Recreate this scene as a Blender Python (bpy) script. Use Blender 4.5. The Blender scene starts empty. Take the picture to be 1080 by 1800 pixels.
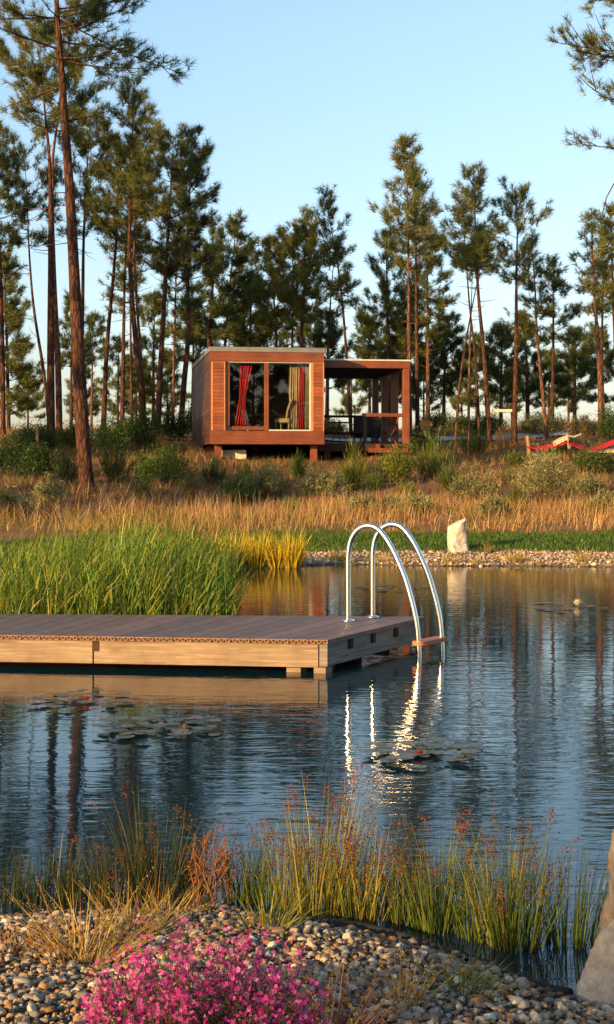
import bpy, math, random
import numpy as np
from mathutils import Vector

# ------------------------------------------------------------------ camera, sky, sun, exposure
SC = bpy.context.scene
F = 2500.0          # focal length in photo pixels
HZ = 828.0          # horizon row in the photo
EYE = 1.45          # camera height above the water
cam_d = bpy.data.cameras.new("camera"); cam = bpy.data.objects.new("camera", cam_d)
SC.collection.objects.link(cam)
cam.location = (0, 0, EYE); cam.rotation_euler = (math.radians(90), 0, 0)
cam_d.sensor_fit = 'VERTICAL'; cam_d.sensor_height = 36; cam_d.lens = 36 * F / 1800
cam_d.shift_y = -(900 - HZ) / 1800
cam_d.clip_start = 0.05; cam_d.clip_end = 3000
SC.camera = cam

SUN_AZ = math.radians(222.0)      # clockwise from +Y
SUN_EL = math.radians(13.0)
w = bpy.data.worlds.new("World"); SC.world = w; w.use_nodes = True
nt = w.node_tree
sky = nt.nodes.new("ShaderNodeTexSky"); sky.sky_type = 'NISHITA'; sky.sun_disc = False
sky.sun_elevation = SUN_EL; sky.sun_rotation = SUN_AZ
sky.altitude = 200; sky.air_density = 1.0; sky.dust_density = 1.2; sky.ozone_density = 1.2
bg = nt.nodes["Background"]; bg.inputs[1].default_value = 0.14
tcw = nt.nodes.new("ShaderNodeTexCoord"); sxw = nt.nodes.new("ShaderNodeSeparateXYZ"); rpw = nt.nodes.new("ShaderNodeValToRGB"); mlw = nt.nodes.new("ShaderNodeMixRGB")
mlw.blend_type = 'MULTIPLY'; mlw.inputs[0].default_value = 1.0
rpw.color_ramp.elements[0].position = 0.0; rpw.color_ramp.elements[0].color = (.60, .56, .66, 1)      # sky colour dimmed and tinted toward the horizon
rpw.color_ramp.elements[1].position = 0.30; rpw.color_ramp.elements[1].color = (1.04, 1.06, 1.04, 1)
e_ = rpw.color_ramp.elements.new(0.12); e_.color = (.86, .84, .88, 1)
nt.links.new(tcw.outputs['Generated'], sxw.inputs[0]); nt.links.new(sxw.outputs['Z'], rpw.inputs[0])
nt.links.new(sky.outputs[0], mlw.inputs[1]); nt.links.new(rpw.outputs[0], mlw.inputs[2]); nt.links.new(mlw.outputs[0], bg.inputs[0])
sd = bpy.data.lights.new("sun", 'SUN'); so = bpy.data.objects.new("sun", sd); SC.collection.objects.link(so)
sd.energy = 5.0; sd.angle = math.radians(0.5); sd.color = (1.0, 0.64, 0.27)
SUNV = Vector((math.sin(SUN_AZ) * math.cos(SUN_EL), math.cos(SUN_AZ) * math.cos(SUN_EL), math.sin(SUN_EL)))
so.rotation_euler = SUNV.to_track_quat('Z', 'Y').to_euler()
SC.view_settings.view_transform = 'Standard'; SC.view_settings.look = 'None'
SC.view_settings.exposure = 0.95; SC.view_settings.gamma = 1.0
SC.render.film_transparent = False
try:
    SC.cycles.max_bounces = 6; SC.cycles.transparent_max_bounces = 8
except Exception:
    pass

# ------------------------------------------------------------------ helpers
rng = np.random.default_rng(7)
random.seed(7)

def at(px, py, D):
    """The point at depth D that the photo shows at pixel (px, py)."""
    return np.array([(px - 540) * D / F, D, EYE - (py - HZ) * D / F])

def link(o, parent=None):
    SC.collection.objects.link(o)
    if parent is not None:
        o.parent = parent
    return o

def tag(o, label=None, cat=None, group=None, kind=None):
    if label: o["label"] = label
    if cat: o["category"] = cat
    if group: o["group"] = group
    if kind: o["kind"] = kind
    return o

def empty(name, loc=(0, 0, 0), rz=0.0):
    o = bpy.data.objects.new(name, None); link(o)
    o.empty_display_size = 0.1
    o.location = loc; o.rotation_euler = (0, 0, rz)
    return o

def np_obj(name, V, Fs, mat, parent=None, tint=None, smooth=False):
    """One mesh object from vertex array V and a list of face arrays (each n x k)."""
    V = np.asarray(V, dtype=np.float32).reshape(-1, 3)
    me = bpy.data.meshes.new(name)
    Fs = [np.asarray(f, dtype=np.int32) for f in Fs if len(f)]
    nl = sum(f.size for f in Fs); nf = sum(len(f) for f in Fs)
    me.vertices.add(len(V)); me.vertices.foreach_set("co", V.ravel())
    me.loops.add(nl); me.loops.foreach_set("vertex_index", np.concatenate([f.ravel() for f in Fs]))
    tot = np.concatenate([np.full(len(f), f.shape[1], dtype=np.int32) for f in Fs])
    start = np.concatenate([[0], np.cumsum(tot)[:-1]]).astype(np.int32)
    me.polygons.add(nf); me.polygons.foreach_set("loop_start", start)
    try: me.polygons.foreach_set("loop_total", tot)
    except Exception: pass
    me.polygons.foreach_set("use_smooth", np.full(nf, bool(smooth)))
    me.update(calc_edges=True)
    if tint is not None:
        a = me.color_attributes.new("tint", 'FLOAT_COLOR', 'POINT')
        c = np.ones((len(V), 4), dtype=np.float32); c[:, :3] = tint
        a.data.foreach_set("color", c.ravel())
    me.materials.append(mat)
    return link(bpy.data.objects.new(name, me), parent)

class MB:
    """Collects boxes, tubes and sheets; build() makes ONE mesh object."""
    def __init__(s): s.v = []; s.f = {}; s.n = 0
    def add(s, V, fs):
        for f in fs:
            s.f.setdefault(len(f), []).append([i + s.n for i in f])
        s.v.extend([tuple(map(float, p)) for p in V]); s.n += len(V)
        return s
    def box(s, x0, x1, y0, y1, z0, z1, b=0.0):
        if b <= 0:
            V = [(x, y, z) for z in (z0, z1) for y in (y0, y1) for x in (x0, x1)]
            return s.add(V, [(0, 2, 3, 1), (4, 5, 7, 6), (0, 1, 5, 4), (2, 6, 7, 3), (0, 4, 6, 2), (1, 3, 7, 5)])
        # chamfered along every edge
        V = []; xs, ys, zs = (x0, x1), (y0, y1), (z0, z1)
        sx = (1, -1)
        idx = {}
        for i in (0, 1):
            for j in (0, 1):
                for k in (0, 1):
                    c = (xs[i], ys[j], zs[k]); d = (sx[i] * b, sx[j] * b, sx[k] * b)
                    for ax in range(3):
                        p = [c[m] + (d[m] if m != ax else 0) for m in range(3)]
                        idx[(i, j, k, ax)] = len(V); V.append(p)
        fs = []
        for ax in range(3):
            a, c = [m for m in range(3) if m != ax]
            for side in (0, 1):
                q = []
                for (u, t) in ((0, 0), (1, 0), (1, 1), (0, 1)):
                    key = [0, 0, 0]; key[ax] = side; key[a] = u; key[c] = t
                    q.append(idx[(*key, ax)])
                fs.append(q)
        for ax in range(3):      # edges along ax
            a, c = [m for m in range(3) if m != ax]
            for u in (0, 1):
                for t in (0, 1):
                    k0 = [0, 0, 0]; k0[a] = u; k0[c] = t; k1 = list(k0); k1[ax] = 1
                    fs.append([idx[(*k0, a)], idx[(*k1, a)], idx[(*k1, c)], idx[(*k0, c)]])
        for i in (0, 1):
            for j in (0, 1):
                for k in (0, 1):
                    fs.append([idx[(i, j, k, 0)], idx[(i, j, k, 1)], idx[(i, j, k, 2)]])
        return s.add(V, fs)
    def prism(s, quad, z0, z1):
        n = len(quad)
        V = [(q[0], q[1], z0) for q in quad] + [(q[0], q[1], z1) for q in quad]
        fs = [tuple(range(n - 1, -1, -1)), tuple(range(n, 2 * n))]
        fs += [(i, (i + 1) % n, n + (i + 1) % n, n + i) for i in range(n)]
        return s.add(V, fs)
    def tube(s, pts, rad, n=8, cap=True):
        pts = [np.asarray(p, float) for p in pts]
        if not hasattr(rad, '__len__'): rad = [rad] * len(pts)
        V = []; up = None
        for i, p in enumerate(pts):
            t = pts[min(i + 1, len(pts) - 1)] - pts[max(i - 1, 0)]
            t = t / (np.linalg.norm(t) + 1e-9)
            if up is None:
                up = np.array([1., 0, 0]) if abs(t[0]) < .8 else np.array([0, 1., 0])
            a = up - t * up.dot(t); a /= np.linalg.norm(a) + 1e-9; up = a
            b = np.cross(t, a)
            for k in range(n):
                q = 2 * math.pi * k / n
                V.append(p + rad[i] * (math.cos(q) * a + math.sin(q) * b))
        fs = []
        for i in range(len(pts) - 1):
            for k in range(n):
                fs.append((i * n + k, i * n + (k + 1) % n, (i + 1) * n + (k + 1) % n, (i + 1) * n + k))
        if cap:
            fs.append(tuple(range(n - 1, -1, -1))); fs.append(tuple(range((len(pts) - 1) * n, len(pts) * n)))
        return s.add(V, fs)
    def grid(s, fn, nu, nv):
        V = [fn(i / nu, j / nv) for j in range(nv + 1) for i in range(nu + 1)]
        fs = [(j * (nu + 1) + i, j * (nu + 1) + i + 1, (j + 1) * (nu + 1) + i + 1, (j + 1) * (nu + 1) + i) for j in range(nv) for i in range(nu)]
        return s.add(V, fs)
    def build(s, name, mat, parent=None, smooth=False, tint=None):
        return np_obj(name, s.v, [np.array(f) for f in s.f.values()], mat, parent, tint, smooth)

def unit(a):
    return a / (np.linalg.norm(a, axis=-1, keepdims=True) + 1e-9)

def ribbons(P0, D, L, W, B, nseg, tint, taper=0.8, side=None):
    """N curved tapering blades: p(t) = P0 + D L t + B t^2. Returns V, faces, tint per vertex."""
    N = len(P0); L = np.asarray(L).reshape(N, 1); W = np.asarray(W).reshape(N, 1)
    if side is None:
        a = rng.uniform(0, 2 * np.pi, N)
        r = np.stack([np.cos(a), np.sin(a), rng.uniform(-.2, .2, N)], 1)
        side = unit(np.cross(D, r))
    V = np.empty((N, 2 * nseg + 1, 3), np.float32)
    for i in range(nseg + 1):
        t = i / nseg
        p = P0 + D * L * t + B * t * t
        if i < nseg:
            wd = W * (1 - t) ** taper * 0.5
            V[:, 2 * i] = p - side * wd; V[:, 2 * i + 1] = p + side * wd
        else:
            V[:, 2 * nseg] = p
    k = 2 * nseg + 1; base = (np.arange(N) * k)[:, None]
    quads = [base + np.array([[2 * i, 2 * i + 1, 2 * i + 3, 2 * i + 2]]) for i in range(nseg - 1)]
    tri = base + np.array([[2 * nseg - 2, 2 * nseg - 1, 2 * nseg]])
    Fs = ([np.concatenate(quads)] if quads else []) + [tri]
    return V.reshape(-1, 3), Fs, np.repeat(np.asarray(tint, np.float32).reshape(N, 3), k, axis=0)

def merge(parts):
    V = []; T = []; Fd = {}; n = 0
    for (v, fs, t) in parts:
        for f in fs:
            if len(f): Fd.setdefault(f.shape[1], []).append(f + n)
        V.append(v); T.append(t); n += len(v)
    return np.concatenate(V), [np.concatenate(f) for f in Fd.values()], np.concatenate(T)

def specks(P, size, tint):
    """Small irregular four-faced grains."""
    N = len(P); size = np.asarray(size).reshape(N, 1, 1) if hasattr(size, '__len__') else size
    off = np.array([[1, 1, 1], [-1, -1, 1], [-1, 1, -1], [1, -1, -1]], np.float32)[None] * rng.uniform(.4, 1, (N, 4, 1))
    V = P[:, None, :] + off * size * .6
    b = (np.arange(N) * 4)[:, None]
    tri = np.concatenate([b + np.array([t]) for t in ([0, 1, 2], [0, 3, 1], [0, 2, 3], [1, 3, 2])])
    return V.reshape(-1, 3).astype(np.float32), [tri], np.repeat(np.asarray(tint, np.float32).reshape(N, 3), 4, axis=0)

def mixc(c0, c1, t):
    c0 = np.asarray(c0); c1 = np.asarray(c1); t = np.asarray(t).reshape(-1, 1)
    return c0 * (1 - t) + c1 * t

def vnoise(x, y, s=1.0, seed=0):
    """cheap smooth value noise, -1..1"""
    x = np.asarray(x, float) * s + seed * 17.3; y = np.asarray(y, float) * s + seed * 9.1
    xi = np.floor(x); yi = np.floor(y); fx = x - xi; fy = y - yi
    fx = fx * fx * (3 - 2 * fx); fy = fy * fy * (3 - 2 * fy)
    def h(a, b):
        q = np.sin(a * 127.1 + b * 311.7 + seed) * 43758.5453
        return 2 * (q - np.floor(q)) - 1
    return (h(xi, yi) * (1 - fx) + h(xi + 1, yi) * fx) * (1 - fy) + (h(xi, yi + 1) * (1 - fx) + h(xi + 1, yi + 1) * fx) * fy

# ------------------------------------------------------------------ materials
def new_mat(name):
    m = bpy.data.materials.new(name); m.use_nodes = True
    return m, m.node_tree, m.node_tree.nodes["Principled BSDF"]

def N_(nt, t, **kw):
    n = nt.nodes.new("ShaderNode" + t)
    for k, v in kw.items(): setattr(n, k, v)
    return n

def mapping(nt, scale, coord='Object'):
    tc = N_(nt, "TexCoord"); mp = N_(nt, "Mapping"); mp.inputs['Scale'].default_value = scale
    nt.links.new(tc.outputs[coord], mp.inputs[0]); return mp.outputs[0]

def ramp(nt, fac, stops):
    r = N_(nt, "ValToRGB"); e = r.color_ramp.elements
    while len(e) < len(stops): e.new(0.5)
    for i, (p, c) in enumerate(stops):
        e[i].position = p; e[i].color = (*c, 1)
    nt.links.new(fac, r.inputs[0]); return r.outputs[0]

def noise(nt, vec, scale, detail=4, rough=.55, dist=0.0):
    n = N_(nt, "TexNoise"); n.inputs['Scale'].default_value = scale; n.inputs['Detail'].default_value = detail
    n.inputs['Roughness'].default_value = rough; n.inputs['Distortion'].default_value = dist
    if vec is not None: nt.links.new(vec, n.inputs['Vector'])
    return n.outputs[0]

def bump(nt, h, b, strength=.5, dist=.01):
    n = N_(nt, "Bump"); n.inputs['Strength'].default_value = strength; n.inputs['Distance'].default_value = dist
    nt.links.new(h, n.inputs['Height']); nt.links.new(n.outputs[0], b.inputs['Normal']); return n

def tri_mat(name, cols, scale=(1, 1, 1), nscale=6, rough=.7, bstr=.4, bdist=.005, detail=5, spec=.3, metal=0.0, lo=.3, hi=.7):
    """noise-mottled surface of two or three colours with matching bump"""
    m, nt, b = new_mat(name)
    v = mapping(nt, scale); n = noise(nt, v, nscale, detail)
    stops = [(lo + (hi - lo) * i / (len(cols) - 1), c) for i, c in enumerate(cols)]
    nt.links.new(ramp(nt, n, stops), b.inputs['Base Color'])
    b.inputs['Roughness'].default_value = rough; b.inputs['Metallic'].default_value = metal
    b.inputs['Specular IOR Level'].default_value = spec
    if bstr: bump(nt, n, b, bstr, bdist)
    return m

def leaf_mat(name, transl=.35, spec=.0):
    m = bpy.data.materials.new(name); m.use_nodes = True; nt = m.node_tree; nt.nodes.clear()
    out = N_(nt, "OutputMaterial"); a = N_(nt, "Attribute"); a.attribute_name = "tint"
    d = N_(nt, "BsdfDiffuse"); t = N_(nt, "BsdfTranslucent"); mx = N_(nt, "MixShader"); mx.inputs[0].default_value = transl
    nt.links.new(a.outputs['Color'], d.inputs[0]); nt.links.new(a.outputs['Color'], t.inputs[0])
    nt.links.new(d.outputs[0], mx.inputs[1]); nt.links.new(t.outputs[0], mx.inputs[2])
    last = mx.outputs[0]
    if spec > 0:
        g = N_(nt, "BsdfGlossy"); g.inputs['Roughness'].default_value = .35
        m2 = N_(nt, "MixShader"); m2.inputs[0].default_value = spec
        nt.links.new(last, m2.inputs[1]); nt.links.new(g.outputs[0], m2.inputs[2]); last = m2.outputs[0]
    nt.links.new(last, out.inputs[0]); return m

M = {}
M['leaf'] = leaf_mat("leaf_blades", .35, .012)
M['needle'] = leaf_mat("pine_needles", .3, .02)
M['petal'] = leaf_mat("petals", .45)
M['dry'] = leaf_mat("dry_stalks", .25)

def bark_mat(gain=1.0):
    m, nt, b = new_mat("pine_bark" if gain == 1 else "sunlit_pine_bark")
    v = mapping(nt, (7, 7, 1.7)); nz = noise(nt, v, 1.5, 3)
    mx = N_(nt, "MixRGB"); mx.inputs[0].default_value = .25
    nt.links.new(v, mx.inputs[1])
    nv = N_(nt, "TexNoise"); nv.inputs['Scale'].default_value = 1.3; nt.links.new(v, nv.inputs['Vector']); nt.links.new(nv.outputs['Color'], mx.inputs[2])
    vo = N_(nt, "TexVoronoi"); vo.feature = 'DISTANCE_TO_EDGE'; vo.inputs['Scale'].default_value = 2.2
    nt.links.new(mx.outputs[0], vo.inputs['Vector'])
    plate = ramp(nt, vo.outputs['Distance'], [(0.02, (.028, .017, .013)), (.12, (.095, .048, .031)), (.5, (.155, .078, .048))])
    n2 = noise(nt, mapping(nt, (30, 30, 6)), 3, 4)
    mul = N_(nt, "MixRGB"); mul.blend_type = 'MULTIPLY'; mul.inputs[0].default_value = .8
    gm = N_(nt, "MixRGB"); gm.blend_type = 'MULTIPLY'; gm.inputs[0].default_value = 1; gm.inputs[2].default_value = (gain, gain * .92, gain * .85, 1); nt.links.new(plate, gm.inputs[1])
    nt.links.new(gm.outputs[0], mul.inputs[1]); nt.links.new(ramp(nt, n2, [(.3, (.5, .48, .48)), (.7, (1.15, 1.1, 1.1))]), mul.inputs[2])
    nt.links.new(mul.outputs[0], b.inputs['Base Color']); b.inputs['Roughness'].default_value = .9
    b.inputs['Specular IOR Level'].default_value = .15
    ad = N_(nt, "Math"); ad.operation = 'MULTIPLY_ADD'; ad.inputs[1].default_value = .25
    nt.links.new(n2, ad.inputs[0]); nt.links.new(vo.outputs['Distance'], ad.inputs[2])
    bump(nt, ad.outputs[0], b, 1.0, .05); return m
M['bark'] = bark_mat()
M['bark_sunlit'] = bark_mat(1.9)

def tinted(m):
    """multiply the base colour by each board's own tint"""
    nt = m.node_tree; b = nt.nodes["Principled BSDF"]; src = b.inputs['Base Color'].links[0].from_socket
    a = N_(nt, "Attribute"); a.attribute_name = "tint"; mu = N_(nt, "MixRGB"); mu.blend_type = 'MULTIPLY'; mu.inputs[0].default_value = 1
    nt.links.new(src, mu.inputs[1]); nt.links.new(a.outputs['Color'], mu.inputs[2]); nt.links.new(mu.outputs[0], b.inputs['Base Color']); return m

def board_tint(mb, per, lo=.72, hi=1.25):
    n = len(mb.v) // per; k = rng.uniform(lo, hi, n); w_ = rng.uniform(-.05, .05, n)
    return np.repeat(np.stack([k * (1 + w_), k, k * (1 - w_)], 1), per, 0)

def wood_mat(name, c_dark, c_light, axis='x', rough=.45, spec=.4, grain=1.0, board=None):
    """stained timber: long grain along an axis, slow mottling"""
    m, nt, b = new_mat(name)
    sc = {'x': (1.2, 22, 22), 'y': (22, 1.2, 22), 'z': (22, 22, 1.2)}[axis]
    n = noise(nt, mapping(nt, sc), 1.6, 6, .6, .6)
    n2 = noise(nt, mapping(nt, (1, 1, 1)), 2.2, 3)
    ad = N_(nt, "Math"); ad.operation = 'MULTIPLY_ADD'; ad.inputs[1].default_value = .6 * grain
    nt.links.new(n, ad.inputs[0]); 
    m1 = N_(nt, "Math"); m1.operation = 'MULTIPLY'; m1.inputs[1].default_value = .45
    nt.links.new(n2, m1.inputs[0]); nt.links.new(m1.outputs[0], ad.inputs[2])
    nt.links.new(ramp(nt, ad.outputs[0], [(.36, c_dark), (.66, c_light)]), b.inputs['Base Color'])
    b.inputs['Roughness'].default_value = rough; b.inputs['Specular IOR Level'].default_value = spec
    bump(nt, n, b, .25, .004); return m
M['cabin_beam'] = wood_mat("stained_beam", (.105, .027, .011), (.215, .062, .023), 'x')
M['cabin_post'] = wood_mat("stained_post", (.115, .030, .012), (.225, .066, .024), 'z')
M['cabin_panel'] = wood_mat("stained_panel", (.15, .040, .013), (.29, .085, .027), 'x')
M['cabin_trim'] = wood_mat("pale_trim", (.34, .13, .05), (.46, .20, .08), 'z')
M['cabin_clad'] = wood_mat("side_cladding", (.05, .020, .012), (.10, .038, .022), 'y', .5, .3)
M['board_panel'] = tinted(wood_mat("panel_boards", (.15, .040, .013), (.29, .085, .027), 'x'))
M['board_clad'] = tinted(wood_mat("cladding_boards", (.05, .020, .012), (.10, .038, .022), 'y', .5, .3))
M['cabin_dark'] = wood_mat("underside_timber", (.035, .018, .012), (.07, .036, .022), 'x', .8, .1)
M['interior'] = tri_mat("interior_wood", [(.07, .045, .03), (.11, .07, .045)], nscale=3)
M['roof_metal'] = tri_mat("weathered_zinc", [(.15, .145, .14), (.23, .22, .21)], (1, 1, 1), 4, .55, .05, .002, metal=.2)
M['alu'] = tri_mat("pale_aluminium", [(.46, .44, .40), (.55, .53, .49)], nscale=5, rough=.4, bstr=0)
M['deck_beam'] = None

def deck_beam_mat():
    m, nt, b = new_mat("larch_beam")
    n = noise(nt, mapping(nt, (1.0, 1.0, 30)), 2.2, 6, .6, 1.2)
    col = ramp(nt, n, [(.3, (.17, .115, .07)), (.5, (.27, .19, .12)), (.7, (.35, .27, .185))])
    vo = N_(nt, "TexVoronoi"); vo.inputs['Scale'].default_value = 1.0; nt.links.new(mapping(nt, (3.2, 6, 8)), vo.inputs['Vector'])
    knot = ramp(nt, vo.outputs['Distance'], [(.06, (.30, .20, .13)), (.11, (.7, .6, .5)), (.22, (1, 1, 1))])
    mul = N_(nt, "MixRGB"); mul.blend_type = 'MULTIPLY'; mul.inputs[0].default_value = .8
    nt.links.new(col, mul.inputs[1]); nt.links.new(knot, mul.inputs[2])
    st = noise(nt, mapping(nt, (2, 2, 2)), 1.8, 5)
    m2 = N_(nt, "MixRGB"); m2.blend_type = 'MULTIPLY'; m2.inputs[0].default_value = .7
    nt.links.new(mul.outputs[0], m2.inputs[1]); nt.links.new(ramp(nt, st, [(.35, (.62, .58, .55)), (.6, (1, 1, 1))]), m2.inputs[2])
    nt.links.new(m2.outputs[0], b.inputs['Base Color']); b.inputs['Roughness'].default_value = .7; b.inputs['Specular IOR Level'].default_value = .2
    bump(nt, n, b, .3, .004); return m
M['deck_beam'] = deck_beam_mat()
M['deck_grey'] = tri_mat("weathered_beam", [(.10, .085, .07), (.20, .17, .14), (.27, .24, .20)], (1.5, 1.5, 25), 2.2, .8, .4, .004)
M['deck_board'] = tri_mat("composite_board", [(.12, .082, .070), (.175, .125, .108)], (1, 1, 1), 9, .6, .15, .001)
M['board_end'] = tri_mat("board_end", [(.22, .11, .06), (.30, .16, .09)], nscale=20, rough=.8, bstr=0)
M['recess_shade'] = tri_mat("painted_recess_shade", [(.012, .008, .006), (.02, .014, .01)], nscale=9, bstr=0)  # near-black colour standing in for shade inside recesses
M['deck_board'] = tinted(M['deck_board'])
M['float'] = tri_mat("rusty_float", [(.10, .022, .010), (.18, .045, .016)], nscale=6, rough=.6)
M['tread'] = wood_mat("step_plastic", (.42, .12, .045), (.52, .17, .07), 'y', .5, .4)
def steel():
    m, nt, b = new_mat("polished_steel")
    b.inputs['Base Color'].default_value = (.78, .76, .73, 1); b.inputs['Metallic'].default_value = 1
    n = noise(nt, mapping(nt, (40, 40, 8)), 3, 3)
    mr = N_(nt, "MapRange"); mr.inputs[3].default_value = .17; mr.inputs[4].default_value = .30
    nt.links.new(n, mr.inputs[0]); nt.links.new(mr.outputs[0], b.inputs['Roughness']); return m
M['steel'] = steel()
M['black_metal'] = tri_mat("black_metal", [(.015, .014, .014), (.03, .028, .027)], nscale=8, rough=.5, bstr=0)
M['black_cloth'] = tri_mat("black_cloth", [(.012, .012, .013), (.028, .027, .027)], nscale=20, rough=.9)
M['red_cloth'] = tri_mat("red_cloth", [(.17, .006, .010), (.27, .010, .016)], (1, 1, .3), 9, .85, .2)
M['cream_cloth'] = tri_mat("cream_cloth", [(.20, .15, .085), (.29, .225, .13)], (1, 1, .3), 9, .85, .2)
M['white_cloth'] = tri_mat("white_cloth", [(.62, .60, .55), (.74, .72, .66)], nscale=8, rough=.85)
M['wicker'] = tri_mat("wicker", [(.15, .11, .045), (.25, .19, .08)], (1, 1, 1), 30, .7, .5, .004)

def glass():
    m = bpy.data.materials.new("window_glass"); m.use_nodes = True; nt = m.node_tree; nt.nodes.clear()
    out = N_(nt, "OutputMaterial"); tr = N_(nt, "BsdfTransparent"); gl = N_(nt, "BsdfGlossy"); gl.inputs['Roughness'].default_value = .0
    tr.inputs[0].default_value = (.97, .98, .97, 1)
    fr = N_(nt, "Fresnel"); fr.inputs[0].default_value = 2.0
    mx = N_(nt, "MixShader"); n = noise(nt, mapping(nt, (1, 1, 1)), .9, 2)
    bp = N_(nt, "Bump"); bp.inputs["Strength"].default_value = .03; bp.inputs["Distance"].default_value = .01
    nt.links.new(n, bp.inputs['Height']); nt.links.new(bp.outputs[0], gl.inputs['Normal'])
    geo = N_(nt, "NewGeometry"); inv = N_(nt, "Math"); inv.operation = 'SUBTRACT'; inv.inputs[0].default_value = 1.0
    nt.links.new(geo.outputs['Backfacing'], inv.inputs[1]); mf = N_(nt, "Math"); mf.operation = 'MULTIPLY'
    nt.links.new(fr.outputs[0], mf.inputs[0]); nt.links.new(inv.outputs[0], mf.inputs[1]); nt.links.new(mf.outputs[0], mx.inputs[0]); nt.links.new(tr.outputs[0], mx.inputs[1]); nt.links.new(gl.outputs[0], mx.inputs[2])
    nt.links.new(mx.outputs[0], out.inputs[0]); return m
M['glass'] = glass()

def rock_mat(name, cols, rough=.9):
    m, nt, b = new_mat(name)
    v = mapping(nt, (1, 1, 1)); n = noise(nt, v, 3.2, 8, .62, .4); n2 = noise(nt, v, 26, 9, .72)
    col = ramp(nt, n, [(.3, cols[0]), (.5, cols[1]), (.68, cols[2])])
    mul = N_(nt, "MixRGB"); mul.blend_type = 'MULTIPLY'; mul.inputs[0].default_value = .6
    nt.links.new(col, mul.inputs[1]); nt.links.new(ramp(nt, n2, [(.36, (.45, .42, .39)), (.58, (1.08, 1.08, 1.08))]), mul.inputs[2])
    nt.links.new(mul.outputs[0], b.inputs['Base Color']); b.inputs['Roughness'].default_value = rough; b.inputs['Specular IOR Level'].default_value = .2
    ad = N_(nt, "Math"); ad.operation = 'MULTIPLY_ADD'; ad.inputs[1].default_value = .3
    nt.links.new(n2, ad.inputs[0]); nt.links.new(n, ad.inputs[2])
    bump(nt, ad.outputs[0], b, 1.0, .05); return m
M['white_rock'] = rock_mat("pale_stone", [(.40, .34, .26), (.62, .55, .44), (.72, .66, .55)])
M['boulder_pale'] = rock_mat("pale_boulder", [(.22, .20, .18), (.34, .32, .30), (.56, .54, .51)])
M['boulder_brown'] = rock_mat("brown_boulder", [(.12, .09, .07), (.20, .16, .13), (.27, .23, .20)])

def pebble_mat():
    m, nt, b = new_mat("pebbles"); a = N_(nt, "Attribute"); a.attribute_name = "tint"
    n = noise(nt, mapping(nt, (1, 1, 1)), 70, 4)
    mul = N_(nt, "MixRGB"); mul.blend_type = 'MULTIPLY'; mul.inputs[0].default_value = .7
    nt.links.new(a.outputs['Color'], mul.inputs[1]); nt.links.new(ramp(nt, n, [(.3, (.6, .56, .52)), (.65, (1.1, 1.1, 1.1))]), mul.inputs[2])
    nt.links.new(mul.outputs[0], b.inputs['Base Color']); b.inputs['Roughness'].default_value = .75; b.inputs['Specular IOR Level'].default_value = .25
    bump(nt, n, b, .3, .004); return m
M['pebble'] = pebble_mat()

def ground_mat():
    m, nt, b = new_mat("soil"); a = N_(nt, "Attribute"); a.attribute_name = "tint"
    n = noise(nt, mapping(nt, (1, 1, 1)), 1.7, 9, .65); n2 = noise(nt, mapping(nt, (1, 1, 1)), 26, 6, .6)
    mul = N_(nt, "MixRGB"); mul.blend_type = 'MULTIPLY'; mul.inputs[0].default_value = .9
    nt.links.new(a.outputs['Color'], mul.inputs[1]); nt.links.new(ramp(nt, n, [(.3, (.55, .5, .45)), (.7, (1.3, 1.25, 1.2))]), mul.inputs[2])
    m2 = N_(nt, "MixRGB"); m2.blend_type = 'MULTIPLY'; m2.inputs[0].default_value = .8
    nt.links.new(mul.outputs[0], m2.inputs[1]); nt.links.new(ramp(nt, n2, [(.3, (.5, .48, .46)), (.65, (1.15, 1.15, 1.15))]), m2.inputs[2])
    nt.links.new(m2.outputs[0], b.inputs['Base Color']); b.inputs['Roughness'].default_value = .95; b.inputs['Specular IOR Level'].default_value = .1
    bump(nt, n2, b, .8, .03); return m
M['ground'] = ground_mat()
M['path'] = tri_mat("pale_sand", [(.34, .31, .28), (.5, .47, .43)], nscale=5, rough=.95)

def water_mat():
    m, nt, b = new_mat("pond_water")
    b.inputs['Base Color'].default_value = (.004, .020, .029, 1); b.inputs['Roughness'].default_value = .015
    b.inputs['IOR'].default_value = 1.333; b.inputs['Specular IOR Level'].default_value = .5
    n1 = noise(nt, mapping(nt, (2.4, 8.5, 1)), 1.0, 2, .5, .5)
    n2 = noise(nt, mapping(nt, (7.0, 24.0, 1)), 1.0, 2, .5, .5)
    calm = noise(nt, mapping(nt, (.22, .16, 1)), 1.0, 2, .5)
    k = N_(nt, "MapRange"); k.inputs[1].default_value = .35; k.inputs[2].default_value = .62; k.inputs[3].default_value = .22; k.inputs[4].default_value = 1.0
    nt.links.new(calm, k.inputs[0])
    s = N_(nt, "Math"); s.operation = 'MULTIPLY_ADD'; s.inputs[1].default_value = .42
    nt.links.new(n2, s.inputs[0]); nt.links.new(n1, s.inputs[2])
    p = N_(nt, "Math"); p.operation = 'MULTIPLY'; nt.links.new(s.outputs[0], p.inputs[0]); nt.links.new(k.outputs[0], p.inputs[1])
    bump(nt, p.outputs[0], b, 1.0, .0038); return m
M['water'] = water_mat()
M['pad'] = leaf_mat("lily_leaf", .1, .18)

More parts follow.
